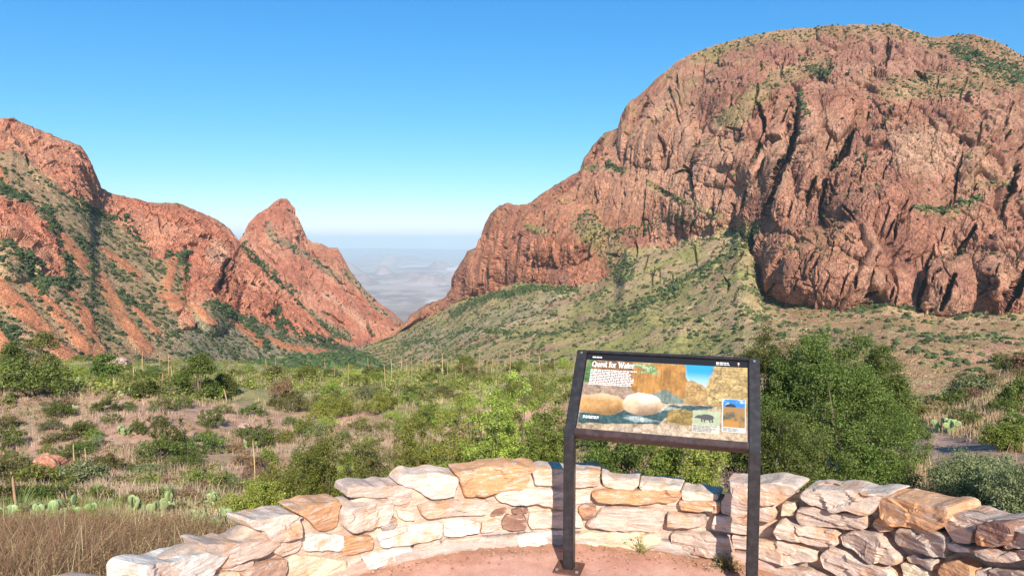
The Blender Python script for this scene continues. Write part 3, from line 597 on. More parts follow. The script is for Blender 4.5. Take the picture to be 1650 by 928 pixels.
PAL = {k: tuple(tuple(min(.9, v*f) for v, f in zip(c, (1.38, 1.24, 1.1))) for c in cc) for k, cc in PAL.items()}
def shrub_mesh(seed, pal, n_cl=70, per=42, leaf=.042, rz=.75, spread=.2, asp=.55):
    """a shrub of radius about 1 standing on z=0"""
    rng = np.random.default_rng(seed); P = crown_pts(rng, n_cl, 1, rz, -.25, .5, seed)+[0, 0, .35*rz+.12]; P = P[P[:, 2] > .02]
    parts = [leaves(rng, P, per, spread*(.7+.6*rng.random(len(P))), leaf, asp, *PAL[pal])]
    parts += branches(rng, P[rng.permutation(len(P))[:12]], r0=.028)
    return join(parts)
def mk_proto(name, arr, mat=None):
    V, F, c = arr; o = mesh_np(name, V, F, mat or M_leaf, c, link=False); return o.data
SH = {k: [mk_proto("shrub_foliage", shrub_mesh(10+i*7+j, k)) for j in range(3)] for i, k in enumerate(('dark', 'green', 'olive', 'grey', 'brown'))}
def feather_mesh(seed, pal='bright', n_cl=120, per=60, leaf=.022, tall=1.0):
    rng = np.random.default_rng(seed); P = crown_pts(rng, n_cl, 1, tall, -.15, .25, seed)*[1, 1, 1]+[0, 0, .45*tall]; P = P[P[:, 2] > .05]
    parts = [leaves(rng, P, per, .15*(.6+.8*rng.random(len(P))), leaf, .35, *PAL[pal], flat=1.0)]
    return join(parts), P
def copy_thing(root, loc, rz=0, s=1.0):
    r = root.copy(); C.objects.link(r); r.location = loc; r.rotation_euler = (0, 0, rz); r.scale = (s, s, s)
    for ch in list(root.children):
        c = ch.copy(); C.objects.link(c); c.parent = r
    return r
def hit(px, py, d0=4.2, d1=900):
    """where the photograph's line of sight meets the ground"""
    D = np.exp(np.linspace(math.log(d0), math.log(d1), 900)); P = unproj(px, py, D); z = ground_z(P[:, 0], P[:, 1])
    k = np.nonzero(P[:, 2] <= z)[0]; k = k[0] if len(k) else 899
    return np.array([P[k, 0], P[k, 1], z[k]])
def simple(name, me, p, s, rz, label, cat, group=None, sz=None):
    o = bpy.data.objects.new(name, me); C.objects.link(o); o.location = p; o.rotation_euler = (0, 0, rz); o.scale = (s, s, sz or s)
    return tag(o, label, cat, group)
rg = np.random.default_rng(5)
# ------------------------------------------------------------------ shrubs read off the photograph: column, row of the foot, width, kind, label
TR = [
 (55, 637, 120, 'dark', "widest dark green thicket at the left edge of the bench beyond the gully", .55),
 (174, 665, 48, 'dark', "dark green bush at the top of the gully bank, below the wide thicket", .6),
 (85, 666, 42, 'grey', "grey green bush below the wide dark thicket, beside pale prickly pear", .6),
 (222, 702, 30, 'dark', "small dark bush on the bank just right of the prickly pear clump", .9),
 (278, 727, 56, 'dark', "tall dark green bush in the middle of the brown gully bank", .9),
 (258, 690, 34, 'dark', "dark bush joined to the upper left of the tall bush on the bank", .7),
 (127, 707, 46, 'dark', "dark green bush on the bank, up and right of the red boulder", .65),
 (262, 661, 42, 'olive', "olive bush on the lip of the bank, left below the rounded juniper", .6),
 (296, 657, 34, 'dark', "low dark bush right below the rounded juniper on the bench", .6),
 (342, 690, 42, 'dark', "dark bush on the upper bank below the leaning dry stalk", .8),
 (336, 705, 18, 'green', "smallest round bush on the bare bank, beneath a larger dark one", .8),
 (408, 672, 50, 'dark', "dark flat-topped bush on the lip of the bank, right of the bare patch", .5),
 (420, 720, 60, 'dark', "large dark bush on the bank behind the pale flower stalk", .7),
 (430, 750, 36, 'green', "bright green bush on the bank, just right of the pale flower stalk", .9),
 (10, 726, 48, 'dark', "dark bush cut by the left edge of the picture on the bank", .9),
 (75, 733, 26, 'green', "small green bush directly above the red boulder", .7),
 (108, 744, 42, 'dark', "dark bush right behind the red boulder", .7),
 (175, 761, 46, 'olive', "dim olive bush on the lower bank, right of the two dry stalks", .8),
 (155, 720, 28, 'grey', "small grey bush on the bank above the two dry stalks", .8),
 (14, 815, 54, 'dark', "dark green bush at the far left below the boulder, nearest the edge", .75),
 (58, 817, 58, 'dark', "dark green bush directly below the red boulder", .75),
 (104, 812, 50, 'dark', "dark green bush right of the one below the boulder, beside the yucca", .8),
 (238, 792, 48, 'green', "mid green bush between the two yuccas at the foot of the bank", .7),
 (318, 798, 70, 'green', "wide grey green bush right of the spiky yucca", .6),
 (377, 788, 36, 'grey', "small grey bush at the foot of the bank, left of the thin pale stalk", .7),
 (222, 820, 60, 'brown', "brownish olive bush among dry grass in front of the yucca", .5),
 (436, 782, 32, 'dark', "dark bush in the gully, right of the thin pale stalk", .9),
 (487, 706, 38, 'green', "round bright bush standing alone on the bank left of centre", .95),
 (626, 662, 42, 'green', "bright rounded bush on the bench in front of the sotol row", .75),
 (695, 669, 50, 'dark', "bluish dark green bush on the bench right of the bright rounded one", .45),
 (652, 709, 38, 'olive', "olive bush on the bank under the bright rounded bush", .9),
 (687, 692, 38, 'dark', "dark bush on the bank under the bluish dark green one", .8),
 (854, 656, 44, 'olive', "olive bush on the bench, nearest left of the sign", .7),
 (820, 641, 28, 'dark', "small dark bush on the bench left of the olive one near the sign", .7),
 (558, 671, 30, 'green', "small green bush at the lip of the bank below the dead bush", .7),
 (535, 653, 42, 'olive', "olive bush on the bench between the two dead grey bushes", .6),
 (713, 641, 42, 'olive', "dull olive bush among the row of dry sotol stalks", .6),
 (455, 641, 40, 'brown', "leafless grey brown bush on the bench left of centre", .9),
 (485, 754, 40, 'dark', "dark bush in the gully behind the feathery green bush", .8),
 (1580, 634, 86, 'dark', "dark green bush on the crest of the right hillock", .45),
 (1640, 664, 66, 'dark', "dark green bush at the right edge on the hillock slope", .9),
 (1478, 690, 36, 'grey', "grey leafless-looking bush beside the trail, left of the prickly pear", .6),
 (1478, 756, 56, 'olive', "yellow olive bush at the bend of the trail, right of the big junipers", .55),
 (1445, 668, 50, 'olive', "olive bush behind the right shoulder of the big juniper", .6),
 (1655, 705, 60, 'green', "mid green bush at the right edge above the grey sage bush", .6),
]
for px, py, wd, kd, lab, rz_ in TR:
    p = hit(px, py); r = wd/2/FPX*p[1]*.92
    ms = SH[kd]; o = simple("shrub", ms[rg.integers(3)], p-[0, 0, .1*r], r*1.08, rg.random()*6.28, lab, "shrub", None, sz=r*rz_*1.9)
SH['bright'] = [mk_proto("shrub_foliage", feather_mesh(400+j, 'bright', 130, 46, .034, .95)[0]) for j in range(3)]
SH['mesq'] = [mk_proto("shrub_foliage", feather_mesh(410+j, 'green', 130, 46, .034, .85)[0]) for j in range(2)]
# small ones scattered on the bank and the bench
def free(x, y, lst, d):
    return all((x-a)**2+(y-b)**2 > d*d for a, b in lst)
used = []
cnt = 0
while cnt < 110:
    px = rg.uniform(-15, 980); D = rg.uniform(17, 43); x = (px-825)/FPX*D
    if not free(x, D, used, 1.2): continue
    used.append((x, D)); cnt += 1; kd = rg.choice(['dark', 'olive', 'grey', 'brown', 'green'], p=[.34, .24, .12, .12, .18])
    s = rg.uniform(.3, 1.1)**1.2; simple("shrub", SH[kd][rg.integers(3)], (x, D, float(ground_z(x, D))-.03), s, rg.random()*6.28, "knee-high scrubby bush scattered on the brown gully bank", "shrub", "small bushes on the gully bank", sz=s*.9)
cnt = 0
while cnt < 150:
    px = rg.uniform(-15, 1000) if rg.random() < .88 else rg.uniform(1180, 1440); D = 46*math.exp(rg.random()**1.1*.95); x = (px-825)/FPX*D
    if not free(x, D, used, 1.7): continue
    used.append((x, D)); cnt += 1; kd = rg.choice(['dark', 'olive', 'green', 'bright', 'grey'], p=[.26, .2, .30, .16, .08])
    s = rg.uniform(.6, 1.35); simple("shrub", SH[kd][rg.integers(3)], (x, D, float(ground_z(x, D))-.05), s, rg.random()*6.28, "rounded bush growing among dry stalks on the green bench", "shrub", "bushes on the green bench", sz=s*rg.uniform(.75, 1.15))
cnt = 0
while cnt < 54:
    px = rg.uniform(1455, 1820); D = rg.uniform(11, 28); x = (px-825)/FPX*D
    if not free(x, D, used, .9) or trail_mask(x, D) > .01: continue
    used.append((x, D)); cnt += 1; kd = rg.choice(['dark', 'olive', 'grey', 'brown', 'green'])
    s = rg.uniform(.15, .42)*(1.9 if D > 20 else 1.1); simple("shrub", SH[kd][rg.integers(3)], (x, D, float(ground_z(x, D))-.02), s, rg.random()*6.28, "low scrubby bush on the dry hillock beside the trail", "shrub", "low bushes on the right hillock")
# yellow green mesquite shrubs that thicken towards the wall in the middle of the picture
cnt = 0
while cnt < 46:
    px = rg.triangular(430, 760, 940); D = rg.uniform(15, 46); x = (px-825)/FPX*D
    if not free(x, D, used, 1.5): continue
    used.append((x, D)); cnt += 1; kd = rg.choice(['bright', 'mesq'], p=[.6, .4]); s = rg.uniform(.55, 1.15)
    simple("mesquite_shrub", SH[kd][rg.integers(len(SH[kd]))], (x, D, float(ground_z(x, D))-.05), s, rg.random()*6.28, "feathery yellow green mesquite shrub on the slope left of the sign", "mesquite", "mesquite shrubs on the slope left of the sign", sz=s*rg.uniform(.9, 1.5))
# low green cover of the bench, too many to count
def leaf_scrub(name, n, dfun, label, seed, pal, smin, smax, per=36, leaf=.09):
    rng = np.random.default_rng(seed); pts = dfun(rng, n); pts = pts[:n]; k = len(pts)
    z = ground_z(pts[:, 0], pts[:, 1]); s = rng.uniform(smin, smax, k); cen = np.stack([pts[:, 0], pts[:, 1], z+s*.35], 1)
    V, F, c = leaves(rng, cen, per, s, leaf, .6, *PAL[pal], up=.5, flat=.6)
    o = mesh_np(name, V, F, M_scrub, c); return tag(o, label, "scrub", kind='stuff')
def bench_pts(rng, n):
    px = rng.uniform(-200, 1480, n*2); D = 45*np.exp(rng.random(n*2)*1.7); x = (px-825)/FPX*D
    k = fbm(np.stack([x, D, 0*x], -1), 9, 3, 701) > -.28; return np.stack([x, D], 1)[k]
leaf_scrub("bench_scrub", 5200, bench_pts, "low green and olive scrub covering the bench", 41, 'green', .35, .95)
leaf_scrub("bench_scrub", 3400, lambda r, n: bench_pts(r, n), "dry yellowish scrub between the greener bushes on the bench", 42, 'olive', .3, .8)
def bank_pts(rng, n):
    px = rng.uniform(-200, 1100, n*2); D = rng.uniform(10, 46, n*2); x = (px-825)/FPX*D
    k = fbm(np.stack([x, D, 0*x], -1), 4, 3, 702) > -.05; return np.stack([x, D], 1)[k]
leaf_scrub("bank_scrub", 2300, bank_pts, "thin low scrub sprinkled over the gully bank", 43, 'olive', .12, .4, 26, .045)
leaf_scrub("bank_scrub", 1300, lambda r, n: bank_pts(r, n), "dry brown twiggy growth sprinkled over the gully bank", 44, 'brown', .12, .4, 26, .04)
# ------------------------------------------------------------------ grass
def grass(name, n, pfun, per, h, wd, c0, c1, label, seed, lean=.45, spread=.12, cat="grass"):
    rng = np.random.default_rng(seed); pts = pfun(rng, n)[:n]; k = len(pts); m = k*per
    base = np.repeat(np.stack([pts[:, 0], pts[:, 1], ground_z(pts[:, 0], pts[:, 1])-.02], 1), per, 0); hh = np.repeat(h*(.5+.8*rng.random(k))*(1+.45*fbm(np.stack([pts[:, 0], pts[:, 1], 0*pts[:, 0]], -1), .9, 3, 808)), per)*(.6+.6*rng.random(m))
    base[:, :2] += rng.normal(size=(m, 2))*spread
    a = rng.random(m)*6.28; ln = lean*rng.random(m)*hh; tip = base+np.stack([np.cos(a)*ln, np.sin(a)*ln, hh], 1); mid = base+np.stack([np.cos(a)*ln*.35, np.sin(a)*ln*.35, hh*.55], 1)
    th = rng.random(m)*3.14; sd_ = np.stack([np.cos(th), np.sin(th), 0*th], 1)*wd*(.6+.8*rng.random((m, 1)))
    V = np.stack([base-sd_, base+sd_, mid+sd_*.7, mid-sd_*.7, tip], 1).reshape(-1, 3); o5 = np.arange(m)[:, None]*5
    c = np.repeat(lerp(np.array(c0), np.array(c1), rng.random(m))*np.repeat(.8+.4*rng.random((k, 1)), per, 0), 5, 0)
    ob = mesh_np(name, V, [o5+[0, 1, 2, 3], o5+[3, 2, 4]], M_dry, c); return tag(ob, label, cat, kind='stuff')
def field(px0, px1, d0, d1, cut=-.9, seed=801, sc_=3.0):
    def f(rng, n):
        px = rng.uniform(px0, px1, n*3); D = d0+(d1-d0)*rng.random(n*3); x = (px-825)/FPX*D
        k = (fbm(np.stack([x, D, 0*x], -1), sc_, 3, seed) > cut) & (trail_mask(x, D) < .1) & (np.hypot(x-.28, D-2.08) > 2.45); return np.stack([x, D], 1)[k]
    return f
grass("dry_grass", 5200, field(-200, 1050, 14, 46, -.1, 803), 16, .34, .008, (.48, .34, .23), (.68, .52, .36), "pale tan bunch grass over the gully bank", 51)
grass("dry_grass", 4200, field(-200, 1450, 44, 110, -.2, 804), 12, .5, .016, (.40, .33, .16), (.60, .50, .28), "straw coloured grass between the bushes of the bench", 52)
grass("dry_grass", 2300, field(-200, 900, 8, 17, -.35, 805, 2), 22, .17, .005, (.44, .32, .20), (.66, .52, .34), "dry pinkish grass behind the wall, around the prickly pears", 53)
grass("green_grass", 1500, field(-60, 900, 8, 16, .0, 806, 2), 24, .2, .005, (.18, .24, .06), (.36, .42, .14), "tufts of fresh yellow green grass among the dry grass", 54)
grass("dry_grass", 1900, field(1400, 1800, 8, 28, -.2, 807, 2), 18, .26, .006, (.44, .28, .17), (.62, .46, .28), "orange tan grass on the right hillock", 55)
# the reddish dry brush right behind the left end of the wall
def brush(seed, n):
    rng = np.random.default_rng(seed); px = rng.uniform(-260, 345, n*3); D = rng.uniform(3.6, 8.6, n*3); x = (px-825)/FPX*D
    k = (np.hypot(x-.28, D-2.08) > 2.42); x, D = x[k][:n], D[k][:n]; return np.stack([x, D], 1)
rng_b = np.random.default_rng(9)
grass("dry_brush", 3400, lambda r, n: brush(61, n), 34, .38, .003, (.16, .085, .05), (.42, .25, .15), "reddish brown dry brush filling the bottom left corner behind the wall", 56, 1.3, .13, "brush")
grass("dry_brush", 260, lambda r, n: brush(62, n), 14, .46, .003, (.50, .42, .24), (.70, .60, .38), "pale straw stems standing in the reddish brush", 57, .5, .1, "brush")
leaf_b = brush(63, 3200)
def brush_leaf():
    rng = np.random.default_rng(64); z = ground_z(leaf_b[:, 0], leaf_b[:, 1]); cen = np.stack([leaf_b[:, 0], leaf_b[:, 1], z+rng.uniform(.12, .40, len(leaf_b))], 1)
    V, F, c = leaves(rng, cen, 44, .16, .009, .4, (.20, .14, .06), (.42, .36, .14), flat=1); tag(mesh_np("brush_leaves", V, F, M_dry, c), "tiny olive and rust leaves of the dry brush bottom left", "brush", kind='stuff')
brush_leaf()
# ------------------------------------------------------------------ feathery bushes and junipers near the wall
def near_bush(name, px, py, wd, top, D, pal, label, seed, n_cl, per, leaf, group=None, cat="bush"):
    n_cl = int(n_cl*1.7); wd = wd*1.15
    x = (px-825)/FPX*D; z = float(ground_z(x, D)); r = wd/2/FPX*D; ztop = float(unproj(px, top, D)[2]); h = max(ztop-z, .4)*1.22
    rng = np.random.default_rng(seed); P = crown_pts(rng, n_cl, 1, .62, -.55, .2, seed); P = P*[r*.95, r*.95, h*.86]+[0, 0, h*.46]; P = P[P[:, 2] > .08*h]
    e = empty(name, (x, D, z)); tag(e, label, cat, group)
    V, F, c = leaves(rng, P, per, .13*(.5*r+.5)*(.6+.8*rng.random(len(P))), leaf, .38, *PAL[pal], flat=.9); mesh_np("foliage", V, F, M_leaf, c, parent=e)
    V, F, c = join(branches(rng, P[rng.permutation(len(P))[:34]], (0, 0, -.05), .02+.012*r, (.14, .10, .07), .12)); mesh_np("branch", V, F, M_bark, c, True, parent=e)
    return e
near_bush("feathery_bush", 512, 0, 118, 716, 12.5, 'green', "feathery bright green bush behind the low left stretch of the wall", 71, 150, 90, .020)
near_bush("feathery_bush", 402, 0, 100, 788, 11.5, 'bright', "low yellow green bush behind the round left cap stone", 72, 90, 80, .020)
near_bush("feathery_bush", 590, 0, 84, 700, 15, 'olive', "loose olive green bush behind the lowest dip left of the wall", 73, 90, 70, .022)
near_bush("feathery_bush", 668, 0, 96, 690, 13, 'bright', "bright leafy bush with bare twigs behind the pale cap stones", 74, 120, 80, .020)
near_bush("feathery_bush", 740, 0, 96, 662, 14, 'bright', "yellow green mesquite left of the tallest one", 75, 130, 80, .021)
near_bush("feathery_bush", 812, 0, 120, 634, 13, 'bright', "tallest feathery mesquite bush behind the orange cap stone", 76, 200, 90, .021)
near_bush("feathery_bush", 884, 0, 96, 668, 9.5, 'green', "green bush behind the left post of the sign", 77, 170, 90, .017)
near_bush("feathery_bush", 980, 0, 120, 690, 8.0, 'dark', "shaded dark green bush behind the sign panel, left half", 78, 170, 110, .016)
near_bush("feathery_bush", 1070, 0, 100, 696, 7.4, 'green', "green bush below the middle of the sign panel", 79, 150, 110, .014)
near_bush("feathery_bush", 1135, 0, 90, 712, 6.9, 'bright', "leafy bright green bush below the right half of the sign panel", 80, 120, 110, .014)
near_bush("feathery_bush", 1638, 0, 70, 690, 12.5, 'green', "feathery green bush beyond the grey sage, beside the trail", 81, 120, 70, .018)
near_bush("sage_bush", 1604, 0, 150, 752, 7.6, 'grey', "large grey green sage bush behind the right end of the wall", 82, 240, 110, .014)
near_bush("sage_bush", 1700, 0, 150, 760, 6.4, 'grey', "grey green sage bush cut by the right edge, behind the wall", 83, 140, 100, .013)
near_bush("dark_bush", 1300, 0, 150, 700, 8.4, 'dark', "low dark bush filling the space under the large juniper, right of the sign", 84, 150, 100, .015)
near_bush("dark_bush", 1415, 0, 110, 712, 8.6, 'dark', "low dark bush under the right side of the junipers, behind the wall", 85, 130, 100, .015)
def juniper(px, D, wd, top, label, seed, n_cl=520, per=90, leaf=.014, squash=1.0, name="juniper", pal='dark'):
    x = (px-825)/FPX*D; z = float(ground_z(x, D)); r = wd/2/FPX*D; h = float(unproj(px, top, D)[2])-z
    rng = np.random.default_rng(seed); nb = max(14, n_cl//13); d = rnd_unit(rng, nb*3); d = d[d[:, 2] > -.8][:nb]; rr = .50+.42*rng.random((len(d), 1))**.7
    lump = 1+.20*vn(d*2.1+seed, seed)[:, None]; big = d*rr*lump; br = .17+.16*rng.random(len(big))
    k_ = n_cl//len(big)+1; q = rnd_unit(rng, k_*len(big)); q[:, 2] = np.abs(q[:, 2])*1.0-.35*rng.random(len(q)); out = np.repeat(big/np.linalg.norm(big, axis=1, keepdims=True), k_, 0)
    q = q+.5*out; q /= np.linalg.norm(q, axis=1, keepdims=True); P = np.repeat(big, k_, 0)+q*np.repeat(br, k_)[:, None]*(.75+.35*rng.random((len(q), 1)))
    tone = np.repeat(.75+.5*rng.random(len(big)), k_)
    prof = 1-.30*np.clip(P[:, 2:3], 0, 1); P = P*np.array([r, r, h*.5])*np.concatenate([prof, prof, np.ones_like(prof)], 1)+[0, 0, h*.5]
    P = P[P[:, 2] > .1*h]
    e = empty(name, (x, D, z-.05)); tag(e, label, "juniper")
    V, F, c = leaves(rng, P, per, (.10+.035*r)*(.55+.8*rng.random(len(P)))*squash, leaf, .45, *PAL[pal], up=.35, flat=.75)
    mesh_np("crown", V, F, M_leaf, c, parent=e)
    T = join([tuple(tube([(0, 0, -.1), (.03*r, 0, h*.25), (-.02*r, .03*r, h*.55), (0, 0, h*.85)], [.09*r, .075*r, .05*r, .01]))+((.20, .14, .10),)]+branches(rng, P[rng.permutation(len(P))[:14]], (0, 0, h*.12), .03*r, (.19, .14, .10), .08))
    mesh_np("trunk", T[0], T[1], M_bark, T[2], True, parent=e); return e
juniper(1335, 9.6, 285, 560, "large dense juniper filling the view right of the sign", 91, 1150, 100, .0145)
juniper(1243, 10.6, 150, 516, "narrow juniper with the highest tip, right behind the sign's right post", 92, 520, 90, .0145)
juniper(1420, 11.2, 130, 560, "rounded juniper at the right shoulder of the large one", 93, 520, 90, .0155)
juniper(1262, 7.6, 150, 640, "shaded juniper low behind the wall at the sign's right post", 94, 330, 100, .013)
pj = hit(313, 642); juniper(313, pj[1], 64, 574, "rounded dark juniper on the bench, the largest left of centre", 95, 170, 60, .07, 3)
pj = hit(357, 640); juniper(355, pj[1], 32, 600, "small juniper touching the right side of the rounded one", 96, 90, 50, .06, 3)
pj = hit(165, 613); juniper(164, pj[1]*.9, 36, 563, "narrow juniper on the bench above the bush bank, at left", 97, 90, 50, .09, 4)
pj = hit(63, 600); juniper(62, 75, 46, 533, "olive juniper standing against the red scree at the far left", 98, 110, 50, .10, 4.5, pal='olive')
pj = hit(12, 600); juniper(8, 72, 36, 552, "small juniper cut by the left edge against the red scree", 99, 80, 50, .09, 4)
# ------------------------------------------------------------------ sotols, yuccas, agaves, prickly pears
def rosette(seed, n, L, wd, c0, c1, up=.5, droop=.3):
    rng = np.random.default_rng(seed); parts = []; V = []; F = []; cc = []
    for i in range(n):
        a = rng.random()*6.28; el = math.radians(rng.uniform(8, 82)*up+8*rng.random()+(90-90*up)*rng.random()**2); l = L*rng.uniform(.8, 1.1)
        dx = np.array([math.cos(a), math.sin(a), 0]); s = np.array([-math.sin(a), math.cos(a), 0]); o = len(V)
        for k, t in enumerate((0, .35, .7, 1)):
            p = dx*l*t*math.cos(el)+np.array([0, 0, l*t*math.sin(el)-droop*l*t*t*math.cos(el)*.6]); w_ = wd*(1-t)**.6+.0008
            V += [p-s*w_, p+s*w_]
        F += [(o+2*k, o+2*k+1, o+2*k+3, o+2*k+2) for k in range(3)]; cc += [lerp(np.array(c0), np.array(c1), np.float64(rng.random()))]*8
    return np.array(V), [np.array(F)], np.array(cc)
def stalk_arr(h, r, seed, lean=.0, plume=.55, col=(.60, .43, .27)):
    rng = np.random.default_rng(seed); t = np.linspace(0, 1, 14); x = lean*h*t+.02*h*np.sin(t*3+seed); p = np.stack([x, .01*h*np.sin(t*4), h*t], 1)
    rad = r*(1-.5*t)*np.where(t > 1-plume, 1.5+.35*rng.random(14), 1); rad[-1] *= .3
    V, F = tube(p, rad, 6); c = np.array(col)*(1+.12*rng.normal(size=(len(V), 1))); return V, [F], np.where(V[:, 2:3] > h*(1-plume), c*[[.9, .8, .7]], c)
def make_sotol(h, seed, lean, label, name="sotol_plant", r=.035, group=None):
    e = empty(name); tag(e, label, "sotol", group)
    V, F, c = rosette(seed, 90, .55, .008, (.16, .22, .07), (.34, .38, .16)); mesh_np("rosette", V, F, M_leaf, c, parent=e)
    V, F, c = stalk_arr(h, r, seed, lean); mesh_np("flower_stalk", V, F, M_dry, c, True, parent=e); return e
def put_stalk(px, ytop, ybase, dx, label, seed):
    p = hit(px, ybase); h = (ybase-ytop)/FPX*p[1]; e = make_sotol(h, seed, dx/max(ybase-ytop, 1), label, r=max(.02, .9/FPX*p[1])); e.location = p; return e
for a in ((122, 711, 778, 0, "taller of the two straight dry stalks right of the red boulder"), (139, 718, 777, 1, "shorter of the two straight dry stalks right of the red boulder"), (29, 764, 834, -6, "orange brown dry stalk leaning left at the far left"),
          (409, 706, 785, 1, "slender pale stalk on the bank in front of a large dark bush"), (438, 738, 797, 9, "short stalk leaning right, next to the slender pale stalk"), (573, 712, 778, -1, "tall stalk rising behind the low left stretch of the wall"),
          (632, 744, 780, 0, "short stalk rising just left of the pale cap stones"), (737, 724, 752, 0, "thick short stalk behind the left end of the orange cap stone"), (331, 604, 638, 1, "straight stalk between the rounded juniper and its small neighbour"),
          (345, 616, 640, 0, "stalk just right of the one beside the rounded juniper"), (366, 626, 650, -4, "stalk leaning left, right of the junipers on the bench"), (277, 588, 626, 0, "tall stalk on the bench left of the rounded juniper"),
          (262, 600, 630, 1, "second stalk left of the rounded juniper on the bench"), (217, 590, 622, -1, "lone stalk on the bench midway between the left junipers"), (530, 722, 762, -6, "thin stalk leaning left inside the feathery green bush")):
    put_stalk(*a, seed=int(a[0]))
sp0 = [make_sotol(2.6, 200+i, (.0, .06, -.08, .02)[i], "dry flower stalk rising from a sotol on the green bench", r=.030, group="sotol stalks on the bench") for i in range(4)]
ps = []
for c0_, c1_, n_, d0_, d1_ in ((650, 800, 24, 68, 88), (800, 900, 9, 68, 92), (400, 650, 8, 60, 90), (180, 400, 12, 62, 95), (-10, 200, 24, 85, 112), (560, 760, 4, 52, 62), (1180, 1240, 3, 60, 80)):
    for _ in range(n_): ps.append((rg.uniform(c0_, c1_), rg.uniform(d0_, d1_)))
for i, (px, D) in enumerate(ps):
    x = (px-825)/FPX*D; p = (x, D, float(ground_z(x, D))-.02); s = rg.uniform(.4, 1.15)
    if i < 4: sp0[i].location = p; sp0[i].scale = (s, s, s); sp0[i].rotation_euler = (0, 0, rg.random()*6)
    else: copy_thing(sp0[i % 4], p, rg.random()*6.28, s)
def yucca(px, py, wd, label, seed, c0=(.14, .22, .05), c1=(.36, .45, .14), cat="yucca", n=130, wl=.012, up=.75):
    p = hit(px, py); r = wd/2/FPX*p[1]; V, F, c = rosette(seed, n, 1, wl/r if r > .01 else .03, c0, c1, up, .25); o = mesh_np(cat.replace(' ', '_'), V*r, F, M_leaf, c); o.location = p+[0, 0, .2*r]; return tag(o, label, cat)
yucca(157, 800, 44, "spiky green yucca right below the two dry stalks", 301); yucca(138, 806, 30, "smaller yucca rosette left of the spiky green one", 302)
yucca(270, 804, 48, "spiky yellow green yucca alone at the foot of the bank", 303); yucca(1516, 650, 30, "yellow green yucca at the left end of the right hillock", 304)
yucca(1589, 652, 26, "small bright yucca in the dry grass of the right hillock", 305); yucca(1500, 646, 22, "tiny yucca left of the yellow green one on the hillock", 306)
yucca(175, 815, 22, "pale blue agave in the dry grass left of centre", 307, (.30, .40, .36), (.48, .58, .52), "agave", 34, .035, .8)
yucca(1573, 694, 16, "small orange yellow agave above the trail", 308, (.50, .36, .08), (.66, .5, .16), "agave", 30, .02, .8)
yucca(1640, 640, 22, "small green rosette near the top of the right hillock", 309)
def pear(px, py, wd, label, seed, n=26, dark=0, D=None):
    p = hit(px, py) if D is None else np.array([(px-825)/FPX*D, D, float(ground_z((px-825)/FPX*D, D))]); r = wd/2/FPX*p[1]; rng = np.random.default_rng(seed)
    ps_ = max(.09, min(.15, r*.36)); th = np.linspace(0, 2*math.pi, 14, endpoint=False); parts = []; tops = []
    def pad(base, az, tilt, s):
        u = np.array([math.cos(az), math.sin(az), 0]); nrm = np.array([-math.sin(az), math.cos(az), 0]); up = np.array([0, 0, 1])*math.cos(tilt)+u*math.sin(tilt); sdv = np.cross(up, nrm)
        ring = lambda f, o: base+np.outer(1+np.sin(th)*f, up)*s+np.outer(np.cos(th)*f*(.78+.1*np.sin(th)), sdv)*s+nrm*o
        V = np.concatenate([ring(.55, .11*s), ring(.93, .08*s), ring(1, 0), ring(.93, -.08*s), ring(.55, -.11*s), [base+up*s+nrm*.12*s], [base+up*s-nrm*.12*s]])
        F = [(k*14+i, k*14+(i+1) % 14, (k+1)*14+(i+1) % 14, (k+1)*14+i) for k in range(4) for i in range(14)]
        T = [(i, (i+1) % 14, 70) for i in range(14)]+[(56+(i+1) % 14, 56+i, 71) for i in range(14)]
        c = np.array([.30, .40, .17])*(.75+.45*rng.random())*(1-.45*dark); parts.append((V, np.array(F), c)); parts.append((V, np.array(T), c)); tops.append((base+up*s*1.85, az, tilt, s))
    for i in range(max(3, n//4)):
        a = rng.random()*6.28; q = r*.8*rng.random()**.5; pad(np.array([math.cos(a)*q, math.sin(a)*q, -.02]), rng.random()*3.14, rng.normal()*.3, ps_*rng.uniform(.8, 1.15))
    for i in range(n-max(3, n//4)):
        b, az, tl, s = tops[rng.integers(max(3, n//4))]; pad(b, az+rng.normal()*.8, tl*.5+rng.normal()*.55, s*rng.uniform(.75, 1))
    V, F, c = join(parts); o = mesh_np("prickly_pear", V, F, M_pad, c, True); o.location = p+[0, 0, .02]; return tag(o, label, "cactus")
for a in ((112, 838, 56, "broad pale prickly pear patch in the grass at left"), (140, 840, 34, "prickly pear just right of the broad pale patch"), (275, 830, 50, "pale prickly pear below the lone yucca"), (212, 834, 34, "small prickly pear between the two larger patches"),
          (193, 703, 36, "prickly pear with some brown pads on the gully bank"), (112, 668, 32, "prickly pear on the bank below the wide dark thicket"), (128, 620, 40, "bright prickly pear on the bench right of the wide thicket"), (8, 848, 40, "prickly pear at the left edge of the grass"),
          (352, 819, 34, "prickly pear beside the low yellow green bush"), (410, 722, 34, "prickly pear showing around the slender pale stalk"), (55, 842, 30, "small prickly pear near the left edge"), (205, 640, 26, "small prickly pear on the lip of the bench")):
    pear(*a, seed=int(a[0]*3+a[2]), n=18)
pear(342, 866, 62, "nearest prickly pear with big pads, at the wall's left arm", 401, 26); pear(300, 866, 36, "low prickly pear left of the nearest one", 402, 14)
pear(1525, 698, 30, "dark prickly pear beside the trail on the right", 403, 26, 0); pear(1500, 668, 16, "pale prickly pear above the trail on the right", 404, 14)
cnt = 0
